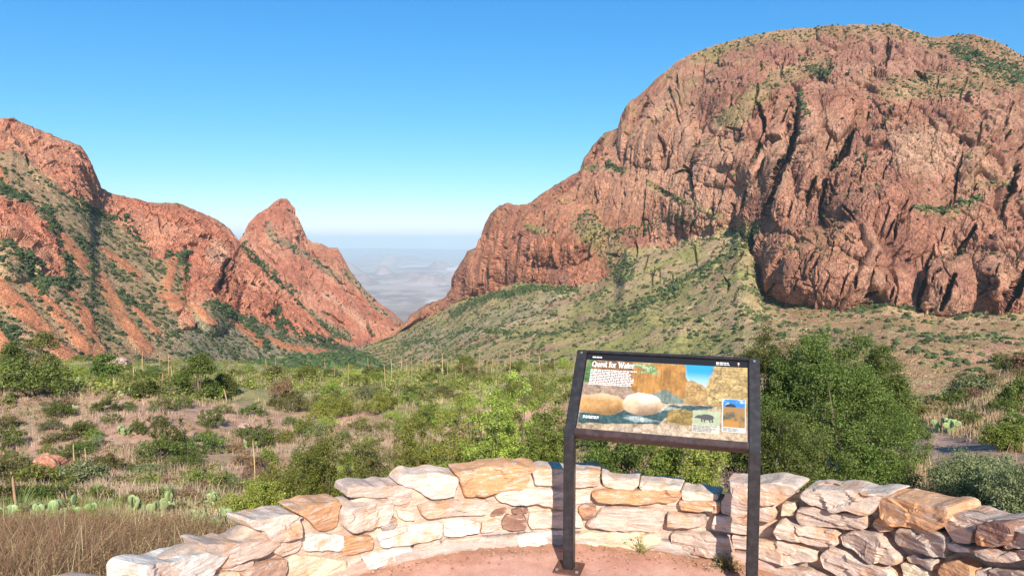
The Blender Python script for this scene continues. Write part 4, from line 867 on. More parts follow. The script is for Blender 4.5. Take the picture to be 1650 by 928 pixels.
while cnt < 30:
    px = rg.uniform(-30, 600); D = rg.uniform(9, 17); x = (px-825)/FPX*D
    if not free(x, D, used, .8): continue
    used.append((x, D)); cnt += 1; kd = rg.choice(['green', 'olive', 'bright', 'brown'], p=[.35, .25, .2, .2]); s = rg.uniform(.14, .38)
    simple("shrub", SH[kd][rg.integers(2)], (x, D, float(ground_z(x, D))-.02), s, rg.random()*6.28, "low bush in the dry grass between the wall and the gully", "shrub", "low bushes in the dry grass behind the wall", sz=s*rg.uniform(.8, 1.2))
# boulders
def boulder(px, py, wd, hpx, label, seed, col=(.44, .17, .10), cat="boulder"):
    p = hit(px, py); r = wd/2/FPX*p[1]; h = hpx/FPX*p[1]; V, F = ico(5); n = fbm(V+seed, 1.1, 4, seed); F1, F2, cv, fc = worley(V+seed, .75, seed)
    V = V*(1+.14*n+.55*fc+.05*fbm(V, .15, 3, seed))[:, None]*np.array([r, r*.9, h*.62]); V[:, 2] += h*.38
    c = np.array(col)*(1+.18*fbm(V, .25*r, 4, seed)[:, None]); o = mesh_np("boulder", V, F, M_stone, c, True); o.location = p; return tag(o, label, cat)
# ------------------------------------------------------------------ stone, mortar, concrete
def mat_stone(name, stain=True):
    m, t, b = new_mat(name); L = t.links.new
    at = t.nodes.new('ShaderNodeAttribute'); at.attribute_name = "Col"; tc = t.nodes.new('ShaderNodeTexCoord'); oi = t.nodes.new('ShaderNodeObjectInfo')
    of = t.nodes.new('ShaderNodeVectorMath'); of.operation = 'ADD'; L(tc.outputs['Object'], of.inputs[0]); cx_ = t.nodes.new('ShaderNodeCombineXYZ'); mm = t.nodes.new('ShaderNodeMath'); mm.operation = 'MULTIPLY'; mm.inputs[1].default_value = 40
    L(oi.outputs['Random'], mm.inputs[0]); L(mm.outputs[0], cx_.inputs[0]); L(mm.outputs[0], cx_.inputs[2]); L(cx_.outputs[0], of.inputs[1])
    mp = t.nodes.new('ShaderNodeMapping'); mp.inputs['Scale'].default_value = (1, 1, 5.5); mp.inputs['Rotation'].default_value = (.12, .18, 0); L(of.outputs[0], mp.inputs[0])
    def noise(scale, vec, det=7, ro=.65):
        n = t.nodes.new('ShaderNodeTexNoise'); n.inputs['Scale'].default_value = scale; n.inputs['Detail'].default_value = det; n.inputs['Roughness'].default_value = ro; L(vec, n.inputs['Vector']); return n.outputs['Fac']
    def rng_(v, a, b_, c, d):
        r = t.nodes.new('ShaderNodeMapRange'); r.inputs['From Min'].default_value = a; r.inputs['From Max'].default_value = b_; r.inputs['To Min'].default_value = c; r.inputs['To Max'].default_value = d; L(v, r.inputs['Value']); return r.outputs[0]
    strata = noise(7, mp.outputs[0]); blotch = noise(6, of.outputs[0]); fine = noise(120, of.outputs[0], 4)
    v1 = t.nodes.new('ShaderNodeVectorMath'); v1.operation = 'SCALE'; L(at.outputs['Color'], v1.inputs[0]); L(rng_(strata, .32, .68, .70, 1.15), v1.inputs['Scale'])
    mx = t.nodes.new('ShaderNodeMix'); mx.data_type = 'RGBA'; L(v1.outputs[0], mx.inputs['A']); mx.inputs['B'].default_value = (.62, .31, .14, 1); L(rng_(blotch, .52, .64, 0, .7 if stain else 0), mx.inputs['Factor'])
    mw = t.nodes.new('ShaderNodeMix'); mw.data_type = 'RGBA'; L(mx.outputs['Result'], mw.inputs['A']); mw.inputs['B'].default_value = (.80, .72, .66, 1); L(rng_(noise(10, mp.outputs[0]),   .52, .66, 0, .6 if stain else .15), mw.inputs['Factor'])
    v2 = t.nodes.new('ShaderNodeVectorMath'); v2.operation = 'SCALE'; L(mw.outputs['Result'], v2.inputs[0]); L(rng_(fine, .3, .7, .86, 1.12), v2.inputs['Scale']); L(v2.outputs[0], b.inputs['Base Color'])
    b.inputs['Roughness'].default_value = .88; b.inputs['Specular IOR Level'].default_value = .2
    ad = t.nodes.new('ShaderNodeMath'); ad.operation = 'MULTIPLY_ADD'; ad.inputs[1].default_value = .35; L(noise(60, of.outputs[0], 8, .75), ad.inputs[0]); L(noise(16, mp.outputs[0], 8, .7), ad.inputs[2])
    bp = t.nodes.new('ShaderNodeBump'); bp.inputs['Distance'].default_value = .012; bp.inputs['Strength'].default_value = 1; L(ad.outputs[0], bp.inputs['Height']); L(bp.outputs[0], b.inputs['Normal'])
    return m
M_stone = mat_stone("wall_stone"); M_mortar = mat_stone("mortar", False)
M_conc = mat_col("pink_concrete", .9, .16, ((.9, .5), (.06, .5), (.008, .9)), bump=.004, bscale=.012, spec=.2)
# ------------------------------------------------------------------ the curved overlook: floor and wall
WX, WY, WR = .28, 2.08, 1.90
def cyl(px, py, R_):
    d = unproj(px, py, 1.0)-np.array([0, 0, CAMZ])        # direction with unit forward distance
    a = d[0]**2+1; b = -2*(WX*d[0]+WY); c = WX**2+WY**2-R_**2; t = (-b+math.sqrt(max(b*b-4*a*c, 0)))/(2*a)
    return math.atan2(t*d[0]-WX, t-WY), CAMZ+t*d[2]
def pol(th, r, z):
    return np.stack([WX+r*np.sin(th), WY+r*np.cos(th), z], -1)
def build_floor():
    n = 160; th = np.linspace(-math.pi*.5, math.pi*.5, n); rr = np.concatenate([np.linspace(.02, 1.6, 12), np.linspace(1.65, WR+.1, 14)])
    T, Q = np.meshgrid(th, rr); P = pol(T, Q, 0*T); P[..., 2] = .004*fbm(P, .5, 3, 901)
    col = lerp((.54, .275, .205), (.68, .40, .31), sstep(-.35, .35, fbm(P, .35, 5, 902, .65)))
    dirt = sstep(WR-.22, WR-.02, Q+.10*fbm(P, .12, 4, 903)); col = lerp(col, (.36, .19, .11), dirt*.75); P[..., 2] += .014*dirt*sstep(-.3, .3, fbm(P, .03, 3, 904))
    V1 = P.reshape(-1, 3); F1 = gridF(*T.shape)[:, ::-1]
    xs = np.linspace(WX-WR-.1, WX+WR+.1, 40); ys = np.linspace(-9, WY-.001, 60); X, Y = np.meshgrid(xs, ys); V2 = np.stack([X, Y, 0*X], -1).reshape(-1, 3); F2 = gridF(60, 40)
    c2 = np.broadcast_to((.63, .345, .265), V2.shape)
    o = mesh_np("terrace_floor", np.concatenate([V1, V2]), np.concatenate([F1, F2+len(V1)]), M_conc, np.concatenate([col.reshape(-1, 3), c2]), True); tag(o, kind='structure')
build_floor()
k3 = lambda L: [(120+x/3.75, 740+y/3.75) for x, y in L]
k4 = lambda L: [(540+x/4.231, 730+y/4.231) for x, y in L]
k5 = lambda L: [(900+x/4.714, 740+y/4.714) for x, y in L]
k6 = lambda L: [(1200+x/3.667, 740+y/3.667) for x, y in L]
SC = {'W': (.82, .74, .66), 'P': (.76, .60, .49), 'K': (.68, .50, .41), 'O': (.68, .37, .20), 'Y': (.80, .66, .46), 'B': (.33, .18, .13), 'G': (.42, .34, .30), 'D': (.58, .36, .26), 'M': (.62, .46, .37)}
# outline, colour, proud of the wall (m), cap stone?, label
STN = [
 (k3([(360, 665), (385, 620), (460, 560), (570, 515), (640, 510), (770, 530), (808, 575), (803, 695), (740, 720), (700, 790), (440, 800), (370, 760)]), 'W', .07, 1, "broad pale cap stone with an ochre side, lowest at the left"),
 (k3([(760, 500), (840, 465), (960, 430), (1060, 412), (1130, 440), (1142, 560), (1010, 600), (940, 640), (865, 662), (812, 620), (800, 560)]), 'M', .06, 1, None),
 (k3([(1020, 350), (1060, 310), (1140, 275), (1230, 270), (1290, 290), (1340, 330), (1350, 400), (1345, 460), (1200, 492), (1150, 470), (1120, 420), (1030, 400)]), 'P', .07, 1, None),
 (k3([(1180, 500), (1280, 480), (1380, 470), (1380, 530), (1350, 560), (1250, 585), (1200, 560)]), 'P', .05, 0, None),
 (k3([(1400, 450), (1630, 455), (1637, 520), (1600, 558), (1390, 545)]), 'W', .04, 0, "nearly white stone"),
 (k3([(1030, 690), (1090, 640), (1200, 605), (1285, 600), (1295, 650), (1270, 705), (1250, 800), (1030, 800)]), 'D', .06, 0, None),
 (k3([(1300, 620), (1330, 580), (1500, 590), (1640, 610), (1650, 700), (1640, 800), (1300, 800)]), 'Y', .04, 0, None),
 (k3([(60, 735), (80, 715), (150, 703), (230, 705), (262, 735), (270, 830), (50, 830)]), 'M', .06, 0, None),
 (k3([(830, 700), (900, 680), (1000, 680), (1010, 760), (1000, 800), (720, 800), (740, 735)]), 'Y', .03, 0, None),
 (k3([(830, 640), (870, 672), (960, 645), (1080, 600), (1090, 630), (1010, 672), (880, 675)]), 'P', .02, 0, None),
 ([(545, 823), (552, 812), (590, 802), (628, 800), (633, 825), (622, 840), (600, 848), (556, 854), (548, 845)], 'P', .08, 1, None),
 ([(470, 820), (500, 806), (545, 802), (543, 830), (540, 850), (520, 854), (508, 852), (500, 846), (488, 832)], 'O', .05, 1, "orange and white cap stone"),
 (k4([(65, 205), (290, 200), (512, 205), (515, 240), (505, 350), (490, 365), (385, 350), (380, 300), (70, 290)]), 'K', .03, 1, None),
 (k4([(400, 200), (425, 150), (460, 120), (600, 110), (760, 118), (830, 140), (825, 200), (810, 290), (640, 300), (590, 260), (520, 230)]), 'P', .05, 1, None),
 (k4([(780, 100), (900, 80), (1220, 58), (1360, 70), (1375, 95), (1320, 115), (1318, 210), (1290, 235), (1100, 250), (900, 300), (860, 280), (840, 160)]), 'O', .06, 1, "ochre orange cap stone, the highest in the wall"),
 (k4([(1330, 110), (1385, 85), (1450, 85), (1590, 95), (1590, 200), (1500, 210), (1360, 205)]), 'P', .04, 1, None),
 (k4([(560, 360), (620, 340), (800, 325), (1040, 318), (1060, 350), (1030, 420), (830, 432), (620, 448), (590, 420)]), 'K', .06, 0, None),
 (k4([(1085, 300), (1130, 260), (1250, 240), (1500, 250), (1600, 262), (1600, 375), (1500, 375), (1370, 335), (1220, 365), (1130, 335)]), 'P', .06, 0, None),
 (k4([(1055, 425), (1080, 395), (1160, 375), (1170, 390), (1140, 415), (1080, 432)]), 'B', .03, 0, "small reddish brown stone"),
 (k4([(1205, 390), (1250, 378), (1320, 373), (1328, 400), (1260, 418), (1210, 410)]), 'B', .03, 0, "small reddish brown stone"),
 (k4([(1130, 470), (1160, 425), (1290, 425), (1310, 460), (1300, 520), (1200, 530), (1140, 515)]), 'B', .04, 0, "square reddish brown stone"),
 (k4([(1320, 400), (1590, 395), (1590, 510), (1480, 510), (1340, 520), (1315, 490)]), 'P', .04, 0, None),
 (k4([(285, 570), (300, 545), (480, 500), (700, 475), (738, 495), (735, 575), (600, 600), (440, 630), (305, 642)]), 'W', .05, 0, None),
 (k4([(742, 490), (762, 465), (900, 450), (990, 465), (985, 540), (870, 558), (742, 575)]), 'W', .05, 0, None),
 (k4([(1000, 470), (1100, 450), (1128, 460), (1118, 510), (1070, 545), (995, 548)]), 'P', .04, 0, None),
 (k4([(1240, 560), (1400, 540), (1600, 520), (1600, 640), (1480, 640), (1250, 655), (1238, 610)]), 'W', .05, 0, None),
 (k4([(1165, 565), (1228, 560), (1232, 640), (1200, 640), (1180, 600)]), 'K', .04, 0, None),
 (k4([(60, 600), (110, 575), (220, 560), (260, 575), (262, 650), (130, 690), (45, 700)]), 'O', .05, 0, "rust orange stone"),
 (k4([(715, 640), (740, 590), (1000, 570), (1110, 585), (1110, 620), (990, 640), (790, 695), (725, 680)]), 'K', .05, 0, None),
 (k4([(190, 720), (200, 700), (330, 670), (530, 640), (535, 700), (440, 740), (230, 790), (200, 780)]), 'W', .05, 0, None),
 (k4([(540, 645), (600, 612), (718, 590), (718, 625), (620, 660), (540, 685)]), 'P', .05, 0, None),
 (k4([(548, 695), (700, 640), (704, 690), (640, 720), (550, 738)]), 'P', .03, 0, None),
 (k4([(310, 500), (350, 460), (420, 440), (425, 480), (390, 525), (330, 532)]), 'G', .04, 0, None),
 (k4([(425, 385), (540, 400), (540, 450), (480, 455), (420, 430)]), 'P', .03, 0, None),
 (k4([(90, 730), (180, 705), (188, 795), (170, 838), (80, 838)]), 'P', .03, 0, None),
 (k5([(70, 45), (320, 60), (320, 185), (200, 200), (70, 205)]), 'K', .05, 1, None),
 (k5([(325, 70), (380, 95), (380, 140), (430, 155), (500, 150), (610, 130), (615, 200), (560, 235), (440, 225), (400, 210), (330, 190)]), 'P', .02, 1, None),
 (k5([(622, 145), (700, 150), (940, 200), (930, 230), (640, 232), (618, 215)]), 'P', .03, 1, None),
 (k5([(245, 250), (280, 234), (600, 236), (640, 242), (900, 238), (935, 260), (930, 315), (880, 330), (600, 335), (400, 325), (270, 305)]), 'O', .07, 0, "long orange stone"),
 (k5([(942, 204), (1050, 225), (1222, 255), (1225, 300), (1060, 305), (940, 305)]), 'P', .04, 1, None),
 (k5([(915, 315), (1060, 312), (1220, 322), (1228, 400), (1100, 395), (930, 390)]), 'O', .08, 0, None),
 (k5([(60, 225), (240, 262), (245, 330), (60, 350)]), 'P', .03, 0, None),
 (k5([(150, 365), (200, 325), (280, 335), (280, 390), (250, 440), (190, 455), (160, 420)]), 'B', .04, 0, "dark grey brown stone"),
 (k5([(200, 490), (290, 420), (320, 372), (420, 360), (680, 370), (800, 385), (810, 430), (770, 550), (700, 565), (600, 545), (440, 545), (270, 520)]), 'K', .06, 0, None),
 (k5([(60, 380), (140, 400), (180, 462), (195, 512), (60, 530)]), 'P', .03, 0, None),
 (k5([(830, 410), (1100, 430), (1115, 460), (1110, 510), (980, 515), (820, 505)]), 'M', .08, 0, None),
 (k5([(1150, 500), (1190, 412), (1320, 432), (1480, 450), (1480, 575), (1300, 565), (1160, 530)]), 'P', .07, 0, None),
 (k5([(1225, 320), (1290, 240), (1440, 330), (1480, 440), (1310, 435), (1240, 410)]), 'K', .06, 0, None),
 (k5([(1290, 140), (1380, 125), (1500, 130), (1500, 330), (1400, 325), (1310, 250)]), 'K', .05, 1, None),
 (k5([(125, 590), (170, 560), (400, 550), (780, 580), (790, 640), (640, 655), (600, 685), (400, 670), (220, 660), (150, 620)]), 'Y', .06, 0, None),
 (k5([(840, 570), (1000, 555), (1300, 600), (1320, 680), (1310, 765), (1050, 725), (880, 690), (850, 640)]), 'M', .08, 0, None),
 (k5([(1312, 575), (1480, 590), (1480, 700), (1325, 670)]), 'K', .04, 0, None),
 (k5([(60, 700), (400, 690), (585, 700), (585, 790), (300, 775), (60, 775)]), 'M', .02, 0, None),
 (k5([(610, 700), (850, 705), (1200, 775), (1220, 860), (900, 845), (612, 800)]), 'M', .02, 0, None),
 (k6([(60, 112), (240, 95), (320, 105), (350, 140), (300, 200), (210, 250), (120, 260), (60, 245)]), 'P', .07, 1, None),
 (k6([(40, 255), (120, 262), (185, 320), (160, 370), (40, 355)]), 'K', .05, 0, None),
 (k6([(215, 262), (300, 248), (302, 290), (290, 330), (215, 335)]), 'Y', .04, 0, None),
 (k6([(330, 205), (400, 130), (640, 140), (700, 135), (780, 160), (900, 155), (915, 190), (850, 210), (830, 250), (760, 315), (700, 310), (640, 280), (560, 300), (400, 250)]), 'P', .09, 1, "pink cap stone veined with orange"),
 (k6([(295, 325), (310, 285), (400, 275), (560, 318), (700, 328), (725, 355), (715, 420), (550, 415), (320, 385)]), 'M', .07, 0, None),
 (k6([(160, 410), (200, 370), (300, 380), (540, 430), (550, 510), (460, 525), (300, 490), (185, 470)]), 'P', .09, 0, None),
 (k6([(40, 490), (200, 480), (350, 530), (430, 570), (430, 600), (240, 620), (130, 605), (40, 580)]), 'P', .06, 0, None),
 (k6([(555, 450), (620, 430), (800, 440), (830, 470), (880, 550), (920, 610), (900, 620), (750, 610), (700, 580), (570, 500)]), 'M', .09, 0, None),
 (k6([(440, 570), (500, 525), (560, 540), (700, 605), (870, 655), (900, 689), (880, 740), (600, 740), (520, 670), (450, 640)]), 'P', .08, 0, None),
 (k6([(845, 220), (880, 195), (990, 180), (1160, 240), (1270, 265), (1290, 300), (1280, 330), (1200, 400), (1120, 410), (980, 390), (870, 370), (840, 330)]), 'O', .11, 1, "cap stone with brown orange streaks"),
 (k6([(880, 440), (900, 400), (1050, 405), (1180, 440), (1200, 480), (1170, 590), (1000, 545), (880, 510)]), 'G', .09, 0, "dark grey stone"),
 (k6([(760, 380), (790, 340), (870, 380), (880, 420), (800, 420)]), 'O', .04, 0, None),
 (k6([(1250, 320), (1330, 280), (1500, 310), (1650, 340), (1700, 360), (1420, 372), (1375, 420), (1365, 500), (1255, 480)]), 'M', .08, 1, None),
 (k6([(1385, 370), (1560, 362), (1600, 420), (1580, 480), (1480, 520), (1372, 508)]), 'B', .16, 0, "jutting brown stone"),
 (k6([(1605, 365), (1760, 375), (1800, 420), (1800, 520), (1560, 520), (1605, 450)]), 'M', .10, 1, None),
 (k6([(1190, 490), (1250, 492), (1340, 522), (1350, 550), (1270, 550), (1190, 515)]), 'P', .07, 0, None),
 (k6([(1360, 528), (1500, 532), (1660, 532), (1700, 560), (1560, 620), (1440, 600), (1370, 560)]), 'M', .09, 0, None),
 (k6([(945, 575), (1000, 565), (1130, 600), (1110, 650), (1040, 630), (960, 600)]), 'P', .06, 0, None),
 (k6([(920, 620), (1000, 620), (1080, 655), (1100, 700), (1090, 760), (950, 740)]), 'Y', .06, 0, None),
 (k6([(1140, 650), (1170, 605), (1270, 590), (1350, 640), (1350, 700), (1300, 760), (1150, 760)]), 'O', .08, 0, "rounded golden brown stone"),
 (k6([(40, 640), (200, 640), (400, 660), (505, 690), (540, 740), (540, 780), (40, 780)]), 'M', .03, 0, None),
 (k6([(1370, 650), (1420, 645), (1432, 689), (1425, 740), (1370, 740)]), 'P', .05, 0, None),
 (k6([(1445, 640), (1600, 650), (1700, 680), (1700, 750), (1450, 750)]), 'M', .06, 0, None),
]
def stone_obj(poly, cap, colr, prot, parent, seed, label=None):
    """poly: list of (theta, z) on the wall's inner face"""
    P = np.array(poly, float); P[:, 0] *= WR; n = 54
    Q = np.concatenate([P, P[:1]]); L = np.concatenate([[0], np.cumsum(np.hypot(*np.diff(Q, axis=0).T))]); t = np.linspace(0, L[-1], n, endpoint=False)
    B = np.stack([np.interp(t, L, Q[:, 0]), np.interp(t, L, Q[:, 1])], 1)
    ker = np.array([1, 2, 1])/4.; B = np.stack([np.convolve(np.concatenate([B[-1:, k], B[:, k], B[:1, k]]), ker, 'valid') for k in (0, 1)], 1)
    if abs(B[:, 0].max()-B[:, 0].min()) < .01: return
    q = np.concatenate([B, B[:, :1]*0+seed], 1); B += .006*np.stack([vn(q*[22, 22, 1], seed), vn(q*[22, 22, 1], seed+1)], 1)
    cen = B.mean(0); dep = (.15 if cen[0]/WR < -.5 or cen[0]/WR > .5 else .12) if cap else .10; rows = [(1, dep), (1, .02)]
    for f, d in ((.996, -.6), (.98, -.88), (.95, -.97), (.88, -1), (.78, -1), (.66, -1), (.54, -1), (.42, -1), (.30, -1), (.18, -1), (.08, -1)): rows.append((f, d*prot))
    sz = min(np.ptp(B[:, 0]), np.ptp(B[:, 1])); V = []
    tilt = np.random.default_rng(seed).normal(size=2)*.14
    for f, d in rows:
        S = cen+(B-cen)*f; r = WR+d
        if d < 0: r = r-np.clip(tilt[0]*(S[:, 0]-cen[0])+tilt[1]*(S[:, 1]-cen[1]), -.3*prot, .3*prot)*(1 if f < .96 else .6)
        V.append(pol(S[:, 0]/WR, r+0*S[:, 0], S[:, 1]))
    V = np.concatenate(V+[pol(np.array([cen[0]/WR]), np.array([WR-prot]), np.array([cen[1]]))])
    hor = V-np.array([WX, WY, 0]); hor[:, 2] = 0; hor /= np.linalg.norm(hor, axis=1, keepdims=True)
    F1, F2, cv, fc = worley(V+seed, (.16, .16, .08), seed); m = np.ones(len(V)); m[:n] = 0; fr = np.ones(len(V)); fr[:2*n] = .3
    V = V-hor*((.010*(cv-.5)+.04*fc+.005*fbm(V, (.2, .2, .012), 3, seed)+.004*fbm(V, (.03, .03, .03), 3, seed+3))*fr)[:, None]*min(1, prot/.05)
    if cap: V[:2*n, 2] += .008*vn(V[:2*n]*14, seed+5)
    nr = len(rows); F = [(k*n+i, k*n+(i+1) % n, (k+1)*n+(i+1) % n, (k+1)*n+i) for k in range(nr-1) for i in range(n)]
    T = [((nr-1)*n+i, (nr-1)*n+(i+1) % n, nr*n) for i in range(n)]
    c = np.array(SC[colr])*(.93+.14*np.random.default_rng(seed).random())
    base = V.mean(0); o = mesh_np("stone", V, [np.array(F), np.array(T)], M_stone, np.broadcast_to(c, V.shape)*(1+.08*fbm(V, .08, 3, seed)[:, None]), False, parent)
    if label: o['label'] = label
    return o
def build_wall():
    e = empty("stone_wall", (WX, WY+WR, 0)); tag(e, "curved low wall of pale pink and orange stones set in mortar", "wall")
    polys = []
    for k, (pts, cl, pr, cap, lab) in enumerate(STN):
        ys = [p[1] for p in pts]; y0, y1 = min(ys), max(ys); out = []
        for x, y in pts:
            if cap:
                f = max(0, 1-(y-y0)/(.34*(y1-y0)+1)); f = min(1, f*1.6); dd = .16 if x < 470 else (.04 if x < 1180 else .10); a = cyl(x, y, WR); b = cyl(x, y, WR+dd); out.append((a[0]+(b[0]-a[0])*f, a[1]+(b[1]-a[1])*f))
            else: out.append(cyl(x, y, WR-pr*.5))
        polys.append((out, cl, pr, cap, lab))
    # beyond the frame and under the lower edge the courses go on
    rng = np.random.default_rng(77); th_l = cyl(175, 900, WR)[0]; th_r = cyl(1660, 850, WR)[0]
    extra = []
    for lo, hi, top in ((-1.52, th_l-.01, .50), (th_r+.03, 1.52, .70)):
        zc = .03
        while zc < top-.08:
            hh = rng.uniform(.11, .16); th = lo+rng.uniform(0, .08)
            while th < hi-.08:
                w_ = rng.uniform(.13, .24); w_ = min(w_, hi-th)
                extra.append(([(th+.01, zc+.01), (th+w_*.5, zc), (th+w_-.012, zc+.012), (th+w_-.005, zc+hh*.6), (th+w_-.02, zc+hh-.015), (th+w_*.4, zc+hh-.006), (th+.015, zc+hh-.02), (th+.004, zc+hh*.4)], rng.choice(list('PWKMOY')), .05, zc+hh > top-.1, None)); th += w_
            zc += hh
    extra = [x for x in extra][:100-len(polys)]
    for k, (pl, cl, pr, cap, lab) in enumerate(polys+extra): stone_obj(pl, cap, cl, pr*.62, None if False else e, 1000+k, lab)
    # mortar core follows the stones' tops
    n = 420; th = np.linspace(-1.56, 1.56, n); top = np.full(n, .46)
    zz = np.zeros(n)
    for pl, *_ in polys:
        p = np.array(pl); a, b = p[:, 0].min(), p[:, 0].max(); m = (th >= a) & (th <= b); zz[m] = np.maximum(zz[m], p[:, 1].max())
    known = zz > .15; top = np.interp(th, th[known], zz[known]); top = np.minimum(top, np.roll(top, 3)); top = np.minimum(top, np.roll(top, -3)); top = smooth1(top[None], 5, 1)[0]-.055
    prof = [(WR-.03, 0, .0), (WR-.035, 0, .055), (WR-.005, 0, .075)]+[(WR+.004, k/22, 0) for k in range(1, 22)]+[(WR+.01, 1, -.01), (WR+.03, 1, .0), (WR+.10, 1, -.015), (WR+.17, 1, -.04), (WR+.24, 1, -.08), (WR+.33, 1, -.13), (WR+.36, .8, -.1), (WR+.37, 0, -1.2)]
    rows = []
    for r, f, dz in prof:
        z = top*f+dz if f else np.full(n, dz); q = pol(th, np.full(n, r), z); nz = fbm(q, .09, 4, 950); rows.append(pol(th, r+(.035*sstep(.3, .7, th) if r < WR+.02 else 0)+.012*nz-(.01*fbm(q, .02, 3, 951) if r < WR+.2 else 0), z+(.012*nz if f == 1 else 0)))
    V = np.array(rows); hh = np.stack([(V[-1, 0]), (V[-1, -1])])
    n2 = fbm(V, .1, 4, 952); col = lerp((.70, .53, .41), (.60, .43, .33), sstep(-.3, .3, n2)); pl_ = (V[..., 2] < .08)[..., None]; col = np.where(pl_, lerp((.56, .44, .38), (.66, .38, .30), sstep(-.1, .15, fbm(V, .5, 2, 953))), col)
    o = mesh_np("mortar", V.reshape(-1, 3), gridF(*V.shape[:2])[:, ::-1], M_mortar, col.reshape(-1, 3), True, e)
    for ch in e.children: ch.location = -np.array(e.location)
build_wall()
boulder(80, 775, 52, 44, "smooth red boulder standing in the bushes at left", 5)
for a in ((393, 690, 20, 9, "small pinkish rock in the bank right of the alone standing bush", 6, (.42, .26, .22)), (190, 590, 30, 14, "pale bare rock patch on the bench near the left junipers", 7, (.50, .34, .28)), (1450, 712, 10, 6, "small rock at the left side of the trail", 8, (.45, .3, .25)), (1560, 712, 9, 6, "small rock at the hillock foot above the trail", 9, (.45, .3, .25)), (1502, 662, 20, 12, "pink rock beside the pale prickly pear above the trail", 10, (.5, .32, .27))):
    boulder(*a)
def litter():
    rng = np.random.default_rng(71); n = 900; th = rng.uniform(-1.2, 1.2, n); r = WR-.04-np.abs(rng.normal(size=n))*.09; r[-140:] = rng.uniform(.6, 1.8, 140)
    V, F = ico(1); s = rng.uniform(.002, .008, n)*np.where(np.arange(n) > n-140, .7, 1); W = V[None]*s[:, None, None]*np.array([1, 1, .5])*(1+.3*rng.normal(size=(n, len(V), 1)))+pol(th, r, s*.4+.006)[:, None]
    FF = (F[None]+(np.arange(n)*len(V))[:, None, None]).reshape(-1, 3); c = lerp(np.array((.24, .13, .08)), np.array((.55, .36, .26)), rng.random(n))[:, None]+np.zeros((n, len(V), 1))
    tag(mesh_np("grit", W.reshape(-1, 3), FF, M_conc, c.reshape(-1, 3)), "brown grit and leaf litter gathered along the foot of the wall", "grit", kind='stuff')
litter()
# weeds and litter at the wall's foot
def weed(px, py, label, seed, h=.1, n=40, c0=(.2, .2, .08), c1=(.45, .35, .18)):
    t, _ = cyl(px, py, WR-.08); p = pol(np.array(t), np.array(WR-.08), np.array(0.0)); rng = np.random.default_rng(seed); V, F, c = rosette(seed, n, h, .0025, c0, c1, .9, .3); V2, F2, c2 = leaves(rng, rng.normal(size=(9, 3))*[.03, .03, .02]+[0, 0, .04], 14, .03, .006, .5, c0, c1)
    V, F, c = join([(V, F[0], c), (V2, F2, c2)]); o = mesh_np("weed", V, F, M_leaf, c); o.location = p; tag(o, label, "weed")
weed(1166, 912, "dry leafy weed at the foot of the wall left of the right post", 1, .11, 60); weed(1034, 900, "thin green grass tuft at the foot of the wall under the sign", 2, .12, 16); weed(1178, 900, "small silvery weed beside the right post's shadow", 3, .09, 40)
# ------------------------------------------------------------------ the interpretive sign
def plain(name, col, rough=.5, metal=0.0, noise=0, bump=0, spec=.4):
    m, t, b = new_mat(name); b.inputs['Base Color'].default_value = (*col, 1); b.inputs['Roughness'].default_value = rough; b.inputs['Metallic'].default_value = metal; b.inputs['Specular IOR Level'].default_value = spec
    if noise:
        tc = t.nodes.new('ShaderNodeTexCoord'); n = t.nodes.new('ShaderNodeTexNoise'); n.inputs['Scale'].default_value = 35; n.inputs['Detail'].default_value = 8; t.links.new(tc.outputs['Object'], n.inputs['Vector'])
        r = t.nodes.new('ShaderNodeValToRGB'); r.color_ramp.elements[0].position = .42; r.color_ramp.elements[0].color = (*col, 1); r.color_ramp.elements[1].position = .8; r.color_ramp.elements[1].color = (*[min(1, c*(1+noise)+.01) for c in col], 1)
        t.links.new(n.outputs['Fac'], r.inputs[0]); t.links.new(r.outputs[0], b.inputs['Base Color'])
    return m
M_post = plain("brown_painted_steel", (.018, .016, .018), .42, 0, .9, spec=.5); M_rail = plain("dark_brown_rail", (.040, .022, .022), .5, 0, .8); M_rust = plain("rusty_plate", (.11, .05, .035), .8, 0, .8)
M_ink = plain("white_ink", (.82, .82, .80), .5); M_black = plain("black_band", (.012, .012, .016), .4); M_bolt = plain("steel_bolt", (.55, .5, .48), .35, .8); M_cap = plain("caption_white", (.80, .78, .72), .5)
S0 = np.array([.3151, 3.6599, 0.]); PSI = .3044; TH = .8448; HB = .7667; LT = .5172; SW = .9511
er = np.array([math.cos(PSI), -math.sin(PSI), 0]); eb = np.array([math.sin(PSI), math.cos(PSI), 0]); et = eb*math.cos(TH)+np.array([0, 0, math.sin(TH)]); en = np.cross(er, et)
en = en if en[1] < 0 else -en
def box(lo, hi, ax, org):
    (a0, b0, c0), (a1, b1, c1) = lo, hi; V = np.array([org+ax[0]*a+ax[1]*b+ax[2]*c for c in (c0, c1) for b in (b0, b1) for a in (a0, a1)]); return V, [(0, 2, 3, 1), (4, 5, 7, 6), (0, 1, 5, 4), (2, 6, 7, 3), (0, 4, 6, 2), (1, 3, 7, 5)]
def solid(name, V, F, mat, parent, bev=.003):
    import bmesh
    bm = bmesh.new(); vs = [bm.verts.new(tuple(v)) for v in V]
    for f in F: bm.faces.new([vs[i] for i in f])
    bmesh.ops.recalc_face_normals(bm, faces=bm.faces)
    if bev: bmesh.ops.bevel(bm, geom=list(bm.edges), offset=bev, segments=2, affect='EDGES')
    me = bpy.data.meshes.new(name); bm.to_mesh(me); bm.free(); me.materials.append(mat); o = bpy.data.objects.new(name, me); C.objects.link(o); o.parent = parent; return o
